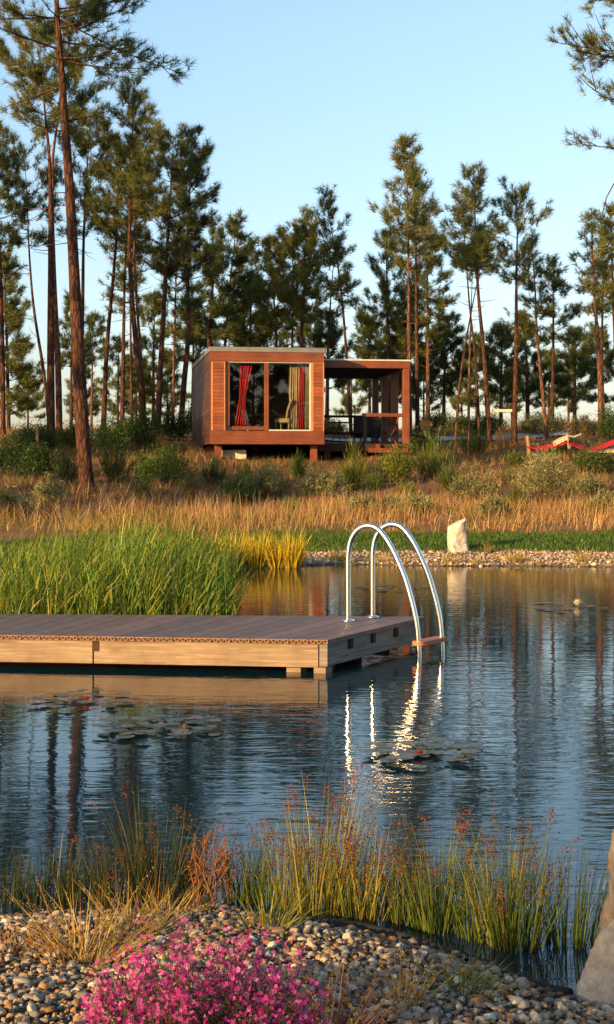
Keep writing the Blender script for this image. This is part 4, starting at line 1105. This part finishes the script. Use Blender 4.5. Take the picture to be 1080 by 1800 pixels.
def clump(name, loc, n, h, spread, w, cols, lab, cat, group=None, lean=.25, bend=.4, nseg=4, mat='leaf', wind=(0, 0), heads=None):
    root = tag(empty(name, loc), lab, cat, group)
    a = rng.uniform(0, 6.28, n); r = spread * np.sqrt(rng.random(n))
    P = np.stack([r * np.cos(a), r * np.sin(a), np.full(n, -.03)], 1)
    D = unit(np.stack([np.cos(a) * r / spread * lean + rng.normal(0, lean * .4, n) + wind[0], np.sin(a) * r / spread * lean + rng.normal(0, lean * .4, n) + wind[1], np.ones(n)], 1))
    hh = h * rng.uniform(.5, 1.1, n); b_ = np.abs(rng.normal(0, bend, n)) * hh
    B = np.stack([D[:, 0] / lean * b_ * .6 + wind[0] * hh * .3, D[:, 1] / lean * b_ * .6, -b_ * .4], 1)
    c = np.array(cols)[rng.integers(0, len(cols), n)] * rng.uniform(.8, 1.2, (n, 1))
    V, Fs, T = ribbons(P, D, hh, np.full(n, w) * rng.uniform(.7, 1.3, n), B, nseg, c)
    np_obj("leaves", V, Fs, M[mat], root, T)
    if heads:
        m, per, size, hc, ln = heads
        i = rng.choice(n, m, replace=False); tip = P[i] + D[i] * hh[i][:, None] + B[i]
        dr = unit(D[i] + 2 * B[i] / hh[i][:, None])
        q = np.repeat(np.arange(m), per); s = rng.random(len(q))
        pos = tip[q] - dr[q] * (s * ln)[:, None] + rng.normal(0, 1, (len(q), 3)) * (size * (1.2 + 2.2 * s[:, None]) if ln < .09 else size * .5)
        tc = np.array(hc)[rng.integers(0, len(hc), len(q))] * rng.uniform(.7, 1.25, (len(q), 1))
        V, Fs, T = specks(pos, rng.uniform(.6, 1.3, len(q)) * size, tc)
        np_obj("blossoms", V, Fs, M['dry'], root, T)
    return root
YEL = [(.62, .42, .028), (.52, .36, .03), (.66, .48, .05), (.36, .31, .03)]
for px, h, lab in ((300, .42, "yellow green clump half hidden in the tall reeds"), (345, .46, "golden clump showing through the edge of the tall reeds"), (385, .46, "golden clump just clear of the tall reeds"),
                   (424, .44, "golden leaf clump between two others on the waterline"), (462, .47, "wide golden leaf clump in the middle of the waterline row"), (500, .42, "golden leaf clump with a dark gap beside it"), (524, .48, "last golden leaf clump of the row, beside the bank gravel")):
    D = 21.3 if px > 400 else 20.6
    px -= 12
    clump("sedge_clump", ((px - 540) * D / F, D, 0), 230, h * 1.42, .125, .017, YEL, lab, "plant", "golden clumps on the far waterline", .28, .25, 4)
BT = [(.42, .27, .09), (.34, .24, .07), (.28, .24, .06)]
for px, py, h, n, lab in ((597, 985, .30, 90, "upright yellow tuft on the gravel just beside the ladder's outer rail"), (612, 993, .14, 60, "low tuft at the waterline behind the ladder"), (672, 988, .22, 80, "small tuft on the gravel seen between the two handrails"),
                          (705, 990, .16, 70, "low straw tuft on the gravel beyond the handrails"), (795, 990, .22, 120, "straw tuft hugging the foot of the standing stone"), (838, 990, .16, 80, "low straw tuft on the gravel just past the standing stone"),
                          (858, 972, .30, 40, "single upright weed on the lawn edge past the standing stone"), (905, 988, .26, 140, "rounded golden tuft on the gravel, fullest on that bank"), (940, 992, .12, 70, "flat straw tuft at the waterline"), (1028, 988, .34, 60, "spindly upright plant near the picture's edge on the far bank")):
    p = ground_hit(px, py, 21.5, 27)
    clump("grass_tuft", p, n, h, .10 if n > 50 else .03, .012, BT, lab, "grass tuft", "tufts on the far gravel", .45 if n > 50 else .12, .5, 3, 'dry')

# ---- shrubs on the slope
SG = "shrubs on the slope"
def shrub(kind, px, py, wpx, hpx, col, lab, lo=22.0, hi=60.0):
    p = ground_hit(px, py, lo, hi); D = p[1]; Wd = wpx * D / F / 2; Hh = hpx * D / F
    root = tag(empty({'broom': "broom_shrub", 'cistus': "rockrose_shrub", 'bush': "leafy_shrub", 'dry': "dry_shrub"}[kind], p), lab, "shrub", SG)
    col = np.array(col)
    pxm = D / F * 1.76                                     # metres per rendered pixel
    ns = int(26 + 26 * Wd)
    a = rng.uniform(0, 6.28, ns); r = np.sqrt(rng.random(ns))
    P0 = np.stack([r * np.cos(a) * Wd * .35, r * np.sin(a) * Wd * .35, np.full(ns, -.05)], 1)
    tops = np.stack([r * np.cos(a) * Wd, r * np.sin(a) * Wd, Hh * (1 - .55 * r ** 2) * rng.uniform(.62, 1.08, ns)], 1)
    Dv = tops - P0; L = np.linalg.norm(Dv, axis=1)
    st = ribbons(P0, Dv / L[:, None], L, np.full(ns, .016), rng.normal(0, .04, (ns, 3)), 3, np.tile(np.array([.10, .065, .04]), (ns, 1)))
    np_obj("stem", st[0], st[1], M['dry'], root, st[2])
    if kind == 'broom':
        k = 26; q = np.repeat(np.arange(ns), k); t = rng.uniform(.15, 1, len(q))
        P = P0[q] + Dv[q] * t[:, None] + rng.normal(0, .035, (len(q), 3))
        d = unit(Dv[q] / L[q][:, None] * 1.0 + rng.normal(0, .28, (len(q), 3)) + np.array([0, 0, .35]))
        ln, wd = rng.uniform(.12, .30, len(q)) * min(1.2, max(.5, Hh)), max(.009, pxm * .45)
    elif kind == 'dry':
        k = 18; q = np.repeat(np.arange(ns), k); t = rng.uniform(.2, 1, len(q))
        P = P0[q] + Dv[q] * t[:, None]; d = unit(Dv[q] / L[q][:, None] + rng.normal(0, .45, (len(q), 3)))
        ln, wd = rng.uniform(.08, .25, len(q)), .010
    else:
        k = 60 if kind == 'cistus' else 90; q = np.repeat(np.arange(ns), k); t = rng.uniform(.35, 1.03, len(q)) ** .8
        sp = .045 if kind == 'cistus' else .10
        P = P0[q] + Dv[q] * t[:, None] + rng.normal(0, sp, (len(q), 3)); P[:, 2] = np.maximum(P[:, 2], .01)
        d = unit(rng.normal(0, .8, (len(q), 3)) + Dv[q] / L[q][:, None] * .8)
        ln, wd = rng.uniform(.05, .10, len(q)), max(.022, pxm * .7)
    n = len(P)
    cl = .5 + .5 * vnoise(P[:, 0] + p[0], P[:, 1] + P[:, 2], 3.0, int(px))
    c = mixc(col * .6, col * 1.35, np.clip(cl + rng.normal(0, .18, n), 0, 1))
    V, Fs, T = ribbons(P, d, ln, np.full(n, wd) * rng.uniform(.7, 1.3, n), rng.normal(0, .02, (n, 3)), 2, c, .5)
    np_obj("foliage", V, Fs, M['leaf'], root, T)
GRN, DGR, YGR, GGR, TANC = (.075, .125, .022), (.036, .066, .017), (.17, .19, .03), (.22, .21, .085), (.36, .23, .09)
SH = [
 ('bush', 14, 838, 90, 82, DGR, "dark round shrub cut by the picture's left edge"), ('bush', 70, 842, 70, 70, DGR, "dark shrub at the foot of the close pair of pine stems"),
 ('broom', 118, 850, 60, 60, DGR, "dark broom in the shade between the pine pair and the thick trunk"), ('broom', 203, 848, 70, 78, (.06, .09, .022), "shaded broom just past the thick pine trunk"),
 ('cistus', 86, 890, 52, 58, GGR, "sunlit grey green rockrose standing alone before the dark shrubs on the far slope"), ('cistus', 14, 905, 52, 48, GGR, "grey green rockrose cut by the left edge, above the reeds"),
 ('cistus', 46, 908, 36, 30, GGR, "little grey green rockrose between the two bigger ones by the left edge"), ('bush', 195, 800, 62, 78, GRN, "bright green round shrub rising behind the shaded broom"),
 ('bush', 282, 856, 108, 78, GRN, "wide bright green shrub before the cabin's shaded side wall"), ('bush', 258, 790, 60, 75, (.05, .085, .02), "mid green shrub behind the wide bright one"),
 ('bush', 306, 775, 58, 52, DGR, "dark shrub against the cabin's rear side wall"), ('dry', 284, 795, 26, 36, TANC, "straw coloured stub bush between the green shrubs by the cabin"),
 ('broom', 376, 852, 44, 52, DGR, "small dark broom beneath the cabin's front corner"), ('cistus', 474, 874, 96, 62, GGR, "broad pale rockrose below the middle of the glazed front"),
 ('broom', 432, 860, 30, 44, GRN, "slim green broom beside the broad pale rockrose"), ('broom', 524, 842, 32, 48, GRN, "slim green broom under the cabin front, beside the pile"),
 ('cistus', 568, 880, 92, 58, GGR, "pale rockrose below the cabin's terrace end"), ('broom', 622, 862, 50, 82, YGR, "upright yellow green broom in front of the terrace floor"),
 ('bush', 696, 846, 52, 66, YGR, "yellow green leafy shrub before the terrace step"), ('broom', 762, 842, 92, 84, (.11, .145, .028), "tall broom thicket right after the terrace post"),
 ('cistus', 834, 890, 88, 74, GGR, "pale rockrose on the slope above the standing stone"), ('cistus', 962, 886, 132, 104, GGR, "largest pale rockrose, spreading below the red hammock"),
 ('broom', 714, 874, 28, 26, YGR, "tiny yellow green broom alone on the bare slope"), ('broom', 836, 800, 62, 54, DGR, "dark broom behind the slender lit stems"),
 ('dry', 886, 794, 38, 56, TANC, "straw coloured upright dry bush before the white rail"), ('bush', 858, 765, 70, 42, (.06, .08, .024), "low green shrub under the white rail"),
 ('bush', 955, 765, 84, 46, (.10, .10, .04), "olive shrub between the white rail and the orange trunks"), ('bush', 1022, 768, 60, 36, (.18, .14, .055), "brownish low shrub by the feet of the orange trunks"),
 ('bush', 1072, 790, 44, 92, DGR, "dark tall shrub at the picture's right edge"), ('broom', 906, 822, 44, 34, (.09, .11, .025), "small broom before the hammock's first post"),
 ('cistus', 692, 900, 42, 28, GGR, "tiny rockrose low on the bare slope"), ('cistus', 868, 910, 56, 40, GGR, "small rockrose at the top of the tan grass above the stone"),
 ('cistus', 1036, 868, 44, 36, GGR, "small rockrose to the side of the largest one, near the right edge"), ('bush', 582, 752, 56, 26, (.09, .10, .03), "low shrub seen beneath the terrace roof next to the cabin wall"),
 ('bush', 655, 756, 60, 30, (.12, .11, .035), "low shrub seen through the terrace posts"), ('bush', 770, 758, 60, 34, (.05, .075, .02), "dark low shrub behind the slanting lit stem"),
 ('dry', 742, 756, 36, 30, TANC, "straw coloured bush behind the terrace post"), ('bush', 810, 756, 44, 28, (.06, .08, .02), "low shrub between the two slender lit stems"),
 ('bush', 62, 790, 80, 48, (.05, .08, .02), "mid green shrub behind the close pine pair"), ('bush', 134, 792, 70, 60, (.05, .075, .02), "shrub glimpsed between the pine pair and the thick trunk"),
 ('bush', 236, 770, 54, 50, (.05, .08, .02), "shrub at the feet of the dark slim pines"), ('bush', 338, 770, 34, 60, (.07, .10, .025), "leafy shrub squeezed behind the cabin's back corner"),
 ('broom', 900, 850, 50, 30, (.16, .15, .05), "low yellowish broom under the largest rockrose"), ('bush', 995, 800, 50, 30, (.05, .075, .02), "green shrub under the red hammock cloth"),
 ('broom', 512, 905, 40, 30, (.13, .15, .04), "low green tuft of broom at the top of the tan grass below the cabin front"), ('cistus', 640, 905, 60, 36, GGR, "low pale rockrose in the tan grass below the terrace step"),
 ('bush', 416, 880, 50, 36, (.08, .11, .028), "low green shrub on the reddish slope below the cabin's front corner"), ('cistus', 735, 905, 54, 34, GGR, "small pale rockrose in the tan grass between stone and terrace post"),
 ('broom', 792, 862, 44, 52, (.10, .13, .03), "green broom beside the tall thicket, nearer the standing stone"), ('broom', 905, 890, 40, 36, (.12, .14, .035), "low broom at the lower edge of the largest rockrose"),
 ('cistus', 1062, 905, 60, 44, GGR, "rockrose low on the slope cut by the right edge"), ('broom', 250, 880, 50, 36, (.09, .11, .03), "low broom on the reddish slope below the wide bright shrub"),
 ('bush', 745, 795, 60, 40, (.07, .10, .025), "green shrub right behind the tall broom thicket"), ('bush', 1040, 830, 70, 44, (.07, .095, .025), "green shrub beneath the hammock's striped end"),
 ('broom', 330, 868, 40, 30, (.10, .10, .03), "sparse small broom on the reddish slope before the cabin"),
 ('broom', 660, 862, 34, 32, GRN, "low green broom between the yellow green pair before the terrace"),
]
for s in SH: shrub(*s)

# ---- posts, rail, hammock
def post(px, py, hpx, rad, mat, lab, lean=0.0):
    p = ground_hit(px, py); h = hpx * p[1] / F
    pts = [(0, 0, -.25), (lean * h * .5, 0, h * .5), (lean * h, 0, h), (lean * h, 0, h + rad * .3)]
    r = tag(MB().tube(pts, [rad, rad, rad * .92, rad * .6], 10).build("wooden_post", mat, None, True), lab, "post"); r.location = p; return p, h
M['post'] = wood_mat("weathered_post", (.20, .11, .06), (.36, .22, .12), 'z', .85, .1)
M['pale_wood'] = wood_mat("pale_wood", (.55, .44, .28), (.70, .58, .40), 'x', .8, .1)
post(66, 800, 54, .05, M['post'], "short pale wooden stake among the shrubs by the left edge")
pa, ha = post(934, 822, 55, .055, M['post'], "thin wooden post holding the hammock's dark end", -.12)
pb, hb = post(1006, 816, 52, .055, M['post'], "leaning wooden post in the middle of the red hammock", -.16)
rl = at(856, 722, 56); rr = at(905, 722, 56)
root = tag(empty("wooden_rail", (rl[0], 56, float(ground_z(rl[0], 56)))), "pale wooden rail on posts on the crest beyond the terrace", "rail")
zr = rl[2] - root.location.z; Lr = rr[0] - rl[0]
MB().box(-.02, Lr + .05, -.05, .05, zr - .05, zr + .06, .006).build("rail", M['pale_wood'], root)
for xx in (.03, Lr - .05): MB().box(xx, xx + .07, -.035, .035, -.2, zr - .052, .005).build("post", M['pale_wood'], root)

def stripe_mat():
    m, nt, b = new_mat("striped_cloth")
    v = mapping(nt, (1, 1, 1), 'UV'); a = N_(nt, "Attribute"); a.attribute_name = "tint"
    nt.links.new(a.outputs['Color'], b.inputs['Base Color']); b.inputs['Roughness'].default_value = .9; b.inputs['Specular IOR Level'].default_value = .1
    return m
M['stripe'] = stripe_mat()
HD = pa[1]
hk = tag(empty("hammock", at(1003, 800, HD)), "red hammock with a cream striped end slung low between posts at the right edge", "hammock")
hb0 = np.array(hk.location)
def strip(name, top, bot, colf, mat, n=40, mrow=10, yd=.5):
    xs_, ys_ = zip(*top); xb, yb = zip(*bot); P = []; C = []
    for j in range(mrow + 1):
        v = j / mrow
        for i in range(n + 1):
            u = i / n; k = np.linspace(0, 1, len(top)); kb = np.linspace(0, 1, len(bot))
            X = np.interp(u, k, xs_) * (1 - v) + np.interp(u, kb, xb) * v; Yp = np.interp(u, k, ys_) * (1 - v) + np.interp(u, kb, yb) * v
            d = HD + yd * (.5 - v) + .04 * math.sin(u * 30 + v * 3)
            P.append(at(X, Yp, d) - hb0); C.append(colf(u, v))
    fs = [(j * (n + 1) + i, j * (n + 1) + i + 1, (j + 1) * (n + 1) + i + 1, (j + 1) * (n + 1) + i) for j in range(mrow) for i in range(n)]
    o = np_obj(name, P, [np.array(fs)], mat, hk, np.array(C), True); s = o.modifiers.new("thickness", 'SOLIDIFY'); s.thickness = .012; return o
red = lambda u, v: (.40, .022, .03)
def stripes(u, v):
    k = int(v * 10) % 5; return [(.62, .55, .40), (.58, .50, .34), (.50, .10, .05), (.62, .55, .40), (.50, .34, .08)][k]
strip("cloth", [(928, 782), (950, 785), (972, 779), (996, 769)], [(926, 788), (952, 791), (976, 786), (998, 780)], red, M['stripe'])
strip("cloth", [(1000, 774), (1018, 781), (1036, 788), (1056, 783), (1085, 770)], [(1000, 782), (1020, 789), (1040, 794), (1060, 789), (1085, 779)], red, M['stripe'])
strip("striped_cloth", [(972, 777), (984, 770), (998, 765)], [(974, 784), (986, 779), (1000, 772)], stripes, M['stripe'], 20, 10, .3)
strip("striped_cloth", [(1036, 789), (1056, 784), (1090, 780)], [(1034, 794), (1058, 796), (1090, 795)], stripes, M['stripe'], 24, 10, .8)
MB().tube([at(996, 766, HD) - hb0, at(1010, 768, HD) - hb0, at(1022, 763, HD) - hb0], .03, 6).build("spreader_bar", M['boulder_pale'], hk)
# ------------------------------------------------------------------ near shore
def near_hit(px, py):
    Ds = np.linspace(6.0, 2.4, 900); zr = EYE - (py - HZ) * Ds / F; zg = np.maximum(ground_z((px - 540) * Ds / F, Ds), 0)
    k = int(np.argmin(np.abs(zr - zg))); D = float(Ds[k]); x = (px - 540) * D / F
    return np.array([x, D, float(zg[k])])
y = rng.uniform(2.5, 4.75, 30000); x = rng.uniform(-1, 1, len(y)) * (.235 * y + .22)
ok = (y < shore_near(x) + .03); x, y = x[ok], y[ok]
rad = rng.choice([.004, .007, .010, .013, .016, .020], len(x), p=[.28, .28, .24, .14, .05, .01]) * rng.uniform(.8, 1.2, len(x))
P = np.stack([x, y, np.maximum(ground_z(x, y), -.01) + rad * .35 + rng.uniform(0, .008, len(x))], 1)
# thin out so that stones lie side by side, largest first
order = np.argsort(-rad); cell = .006; taken = {}; keep = []
for i in order:
    if len(keep) > 15000: break
    cx, cy = int(P[i, 0] / cell), int(P[i, 1] / cell)
    if (cx, cy) in taken: continue
    k = int(rad[i] * .75 / cell)
    for a in range(-k, k + 1):
        for b_ in range(-k, k + 1): taken[(cx + a, cy + b_)] = 1
    keep.append(i)
P, rad = P[keep], rad[keep]
big = rad > .0135
wet = .42 + .58 * np.clip((shore_near(P[:, 0]) - P[:, 1] - .03) / .09, 0, 1)
A_ = pebbles(P[big], rad[big], 2, wet[big][:, None]); B_ = pebbles(P[~big], rad[~big], 1, wet[~big][:, None])
V, Fs, T = merge([(A_[0], A_[1], A_[2]), (B_[0], B_[1], B_[2])])
tag(np_obj("pebbles", V, Fs, M['pebble'], None, T, False), "mixed cream, grey and rust coloured pebbles covering the near shore", None, None, 'stuff')
# edge of the pond liner
pts = [(xx, float(shore_near(xx)) + .015, .008 + .01 * math.sin(xx * 9)) for xx in np.linspace(-.1, .72, 34)]
tag(MB().tube(pts, .022, 8).build("pond_edging", M['black_cloth'], None, True), "dark rounded pond liner edge curving along the near gravel", "edging")

RUSH = [(.085, .125, .022), (.13, .17, .03), (.045, .075, .018), (.20, .18, .04), (.055, .09, .02)]
DARKR = [(.035, .055, .016), (.05, .075, .02), (.10, .075, .03)]
GOLD = [(.28, .26, .05), (.20, .21, .035), (.36, .27, .06), (.12, .15, .03)]
RED = [(.26, .075, .03), (.34, .12, .045), (.18, .06, .03)]
RG = "rushes along the near waterline"
for px, py, hpx, sp, n, cols, hd, lab in (
    (15, 1585, 120, .10, 150, DARKR, None, "dark low rush cut by the left edge of the near shore"),
    (85, 1585, 125, .09, 130, DARKR, None, "dark low rush behind the big straw coloured grass, second from the left edge"),
    (150, 1580, 110, .08, 100, DARKR, None, "shaded low rush peeping over the big straw coloured grass"),
    (275, 1578, 205, .085, 210, DARKR, 10, "dark rush clump with brownish tips beside the russet dock"),
    (345, 1575, 120, .07, 110, DARKR, None, "shaded rush tucked behind the russet dock"),
    (478, 1590, 180, .07, 60, RUSH, 14, "thin open rush between the russet dock and the tallest golden rush"),
    (565, 1603, 262, .085, 190, GOLD, 48, "tallest golden green rush with many red seed heads"),
    (640, 1612, 200, .08, 150, GOLD, 32, "golden green rush with red seed heads, close beside the tallest one"),
    (600, 1590, 150, .10, 150, DARKR, None, "dark rush filling the base behind the two golden ones"),
    (715, 1622, 150, .06, 100, RUSH, 8, "green rush with few reddish heads right after the golden pair"),
    (770, 1632, 215, .075, 190, RUSH, 18, "dense green rush in the middle of the shore's later half"),
    (840, 1645, 180, .07, 120, RUSH, 12, "green rush with orange stems above the grass tuft on the gravel"),
    (905, 1662, 235, .075, 200, RUSH, 18, "green rush at the bend of the pond edge"),
    (945, 1640, 235, .05, 26, RUSH, 10, "tall airy rush stalks with red heads above the bend"),
    (418, 1580, 130, .05, 60, RUSH, 8, "green rush in the gap right behind the dock's shorter stalk"),
    (440, 1582, 150, .06, 70, RUSH, 10, "low open rush just beyond the russet dock"),
    (512, 1592, 170, .07, 90, GOLD, 14, "golden rush leaning toward the tallest one from the dock's side"),
    (205, 1582, 150, .08, 120, DARKR, 8, "dark rush between the straw coloured clump and the brown tipped rush"),
    (875, 1655, 240, .06, 60, GOLD, 14, "golden stalked rush overtopping the bend's green clump"),
    (1005, 1655, 215, .07, 100, RUSH[:3], None, "thin rush standing in open water beside the boulders"),
    (700, 1600, 140, .12, 180, DARKR, None, "dark rush filling behind the green ones")):
    p = near_hit(px, py); h = hpx * p[1] / F * 1.03
    clump("rush", (p[0], p[1], p[2]), n, h, sp, .0042, cols, lab, "rush", RG, .20, .16, 5, 'leaf', (.02, 0), (hd, 20, .0048, RED, .055) if hd else None)
    # old dry blades at its foot
STRAW = [(.42, .27, .07), (.34, .22, .06), (.48, .36, .11), (.30, .13, .05)]
for px, py, h, sp, n, lean, cols, hd, lab in (
    (150, 1690, .30, .09, 200, .75, STRAW, 40, "largest straw coloured grass clump, arching over the pebbles near the left"),
    (235, 1640, .26, .06, 90, .7, STRAW, 18, "straw coloured grass clump between the largest one and the dark rush"),
    (15, 1680, .18, .07, 110, .7, [(.26, .13, .05), (.34, .2, .07)], None, "rusty dry grass clump cut by the left edge"),
    (290, 1610, .18, .07, 110, .8, STRAW, None, "low dry grass mat at the foot of the dark rush"),
    (470, 1632, .18, .05, 120, .55, GOLD, None, "green yellow grass tuft at the pebble edge below the thin rush"),
    (815, 1745, .17, .05, 170, .8, [(.14, .17, .04), (.24, .24, .06), (.09, .12, .03)], None, "green grass tuft on the pebbles below the rushes"),
    (716, 1772, .20, .025, 60, .35, [(.34, .19, .07), (.40, .26, .10)], 12, "narrow straw tuft on the pebbles left of the green one"),
    (735, 1700, .10, .04, 60, .5, [(.07, .085, .03), (.12, .12, .04)], None, "small dull green tuft on the pebbles above the narrow straw one"),
    (585, 1830, .26, .06, 120, .50, [(.34, .13, .07), (.38, .2, .09), (.28, .09, .06)], 40, "reddish dry grass leaning over the magenta flowers"),
    (505, 1660, .07, .04, 60, .6, [(.06, .08, .025), (.1, .1, .03)], None, "small dark green weed behind the magenta flowers"),
    (1060, 1780, .07, .04, 50, .6, [(.1, .12, .03)], None, "little green weed below the pale boulder"),
    (840, 1800, .08, .04, 40, .6, [(.24, .18, .07)], None, "small straw weed at the lower frame edge below the green tuft"),
    (350, 1600, .12, .06, 70, .7, [(.32, .16, .06), (.2, .1, .04)], None, "russet grass mat at the foot of the dock")):
    p = near_hit(px, py)
    clump("grass_clump", p, n, h, sp, .0036, cols, lab, "grass clump", "grass clumps on the near pebbles", lean, .55, 5, 'dry', (.05, 0), (hd, 16, .0036, [(.46, .34, .10), (.40, .30, .09)], .10) if hd else None)

# russet dock plants
for px, py, h, lab in ((372, 1592, .30, "russet dock with branching seed stalks between the dark rush and the thin rush"), (402, 1588, .22, "shorter russet dock leaning out of the taller one"), (345, 1585, .25, "pale orange dock stalk against the dark rush")):
    p = near_hit(px, py); root = tag(empty("dock_plant", p), lab, "plant", "docks on the near waterline")
    mb = MB(); SP = []; LV = []
    for s in range(3):
        lean_ = rng.normal(0, .12, 2); L = h * rng.uniform(.75, 1.05)
        main = [np.array([lean_[0] * L * t + .01 * math.sin(t * 6 + s), lean_[1] * L * t, L * t]) for t in np.linspace(0, 1, 9)]
        mb.tube(main, np.linspace(.0032, .0012, 9), 5)
        for k in range(9):
            t = rng.uniform(.25, .95); q = main[int(t * 8)]; a = rng.uniform(0, 6.28); l2 = L * .32 * (1.15 - t)
            e = q + np.array([math.cos(a) * l2 * .7, math.sin(a) * l2 * .7, l2]); mb.tube([q, (q + e) / 2 + np.array([0, 0, -.004]), e], [.0016, .0013, .0008], 4)
            for m_ in range(9): SP.append(q + (e - q) * rng.uniform(.2, 1) + rng.normal(0, .0035, 3))
            LV.append(q)
        for m_ in range(16): SP.append(main[rng.integers(4, 9)] + rng.normal(0, .006, 3))
    c = np.tile(np.array([.30, .13, .055]), (len(mb.v), 1)); mb.build("stem", M['dry'], root, False, c)
    SP = np.array(SP); V, Fs, T = specks(SP, .0032, np.array([(.34, .16, .06), (.26, .10, .04), (.36, .22, .08)])[rng.integers(0, 3, len(SP))]); np_obj("blossoms", V, Fs, M['dry'], root, T)
    LV = np.array(LV); nL = len(LV); V, Fs, T = ribbons(LV, unit(rng.normal(0, 1, (nL, 3)) + np.array([0, 0, -.2])), np.full(nL, .035), np.full(nL, .0055), np.tile([0, 0, -.02], (nL, 1)), 4, np.tile([.22, .10, .04], (nL, 1)), .6)
    np_obj("leaves", V, Fs, M['dry'], root, T)

# magenta flower cushion
fp = near_hit(378, 1800); fc = np.array([(356 - 540) * 3.22 / F, 3.22, float(ground_z(-.2, 3.22))])
root = tag(empty("flowering_shrub", fc), "low cushion of magenta flowers growing out of the near pebbles", "flowers")
ns = 300; a = rng.uniform(0, 6.28, ns); r = np.sqrt(rng.random(ns))
prof_h = (.255 + .05 * vnoise(np.cos(a) * r, np.sin(a) * r, 3.5, 4)) * (1 - .6 * r ** 2.2) * rng.uniform(.45, 1.22, ns)
ex = np.stack([np.cos(a) * r * .30, np.sin(a) * r * .26, prof_h], 1); sx = np.stack([np.cos(a) * r * .20, np.sin(a) * r * .18, np.full(ns, -.02)], 1)
Dv = ex - sx; L = np.linalg.norm(Dv, axis=1)
st = ribbons(sx, Dv / L[:, None], L, np.full(ns, .0032), rng.normal(0, .012, (ns, 3)), 4, np.tile([.12, .09, .045], (ns, 1)) * rng.uniform(.6, 1.3, (ns, 1)), .4)
np_obj("stem", st[0], st[1], M['leaf'], root, st[2])
q = np.repeat(np.arange(ns), 16); t = rng.uniform(.05, .8, len(q))
lf = ribbons(sx[q] + Dv[q] * t[:, None], unit(Dv[q] / L[q][:, None] * .8 + rng.normal(0, .7, (len(q), 3))), rng.uniform(.012, .026, len(q)), np.full(len(q), .004), np.zeros((len(q), 3)), 2, np.tile([.06, .08, .03], (len(q), 1)) * rng.uniform(.6, 1.4, (len(q), 1)))
np_obj("foliage", lf[0], lf[1], M['leaf'], root, lf[2])
nf = 13; q = np.repeat(np.arange(ns), nf); t = 1 - rng.random(len(q)) ** 1.3 * .55
C = sx[q] + Dv[q] * t[:, None] + rng.normal(0, .0065, (len(q), 3))
nrm = unit(Dv[q] / L[q][:, None] * .4 + rng.normal(0, .8, (len(q), 3)) + np.array([0, -.25, .25]))
tx = unit(np.cross(nrm, rng.normal(size=(len(q), 3)))); ty = np.cross(nrm, tx)
np_ = 5; K = len(q); sz = rng.uniform(.0034, .0064, K)
colr = np.array([(.64, .06, .33), (.72, .14, .44), (.42, .035, .20), (.74, .28, .52), (.28, .02, .11)])[rng.choice(5, K, p=[.34, .24, .22, .08, .12])] * rng.uniform(.8, 1.2, (K, 1))
VV = np.empty((K, np_, 4, 3), np.float32)
for i in range(np_):
    th = 2 * math.pi * i / np_; d = tx * math.cos(th) + ty * math.sin(th); s = -tx * math.sin(th) + ty * math.cos(th)
    VV[:, i, 0] = C; VV[:, i, 1] = C + (d * .75 + s * .38 + nrm * .22) * sz[:, None]; VV[:, i, 2] = C + (d * 1.1 + nrm * .15) * sz[:, None]; VV[:, i, 3] = C + (d * .75 - s * .38 + nrm * .22) * sz[:, None]
fq = (np.arange(K * np_) * 4)[:, None] + np.array([[0, 1, 2, 3]])
np_obj("blossoms", VV.reshape(-1, 3), [fq], M['petal'], root, np.repeat(colr, np_ * 4, 0))
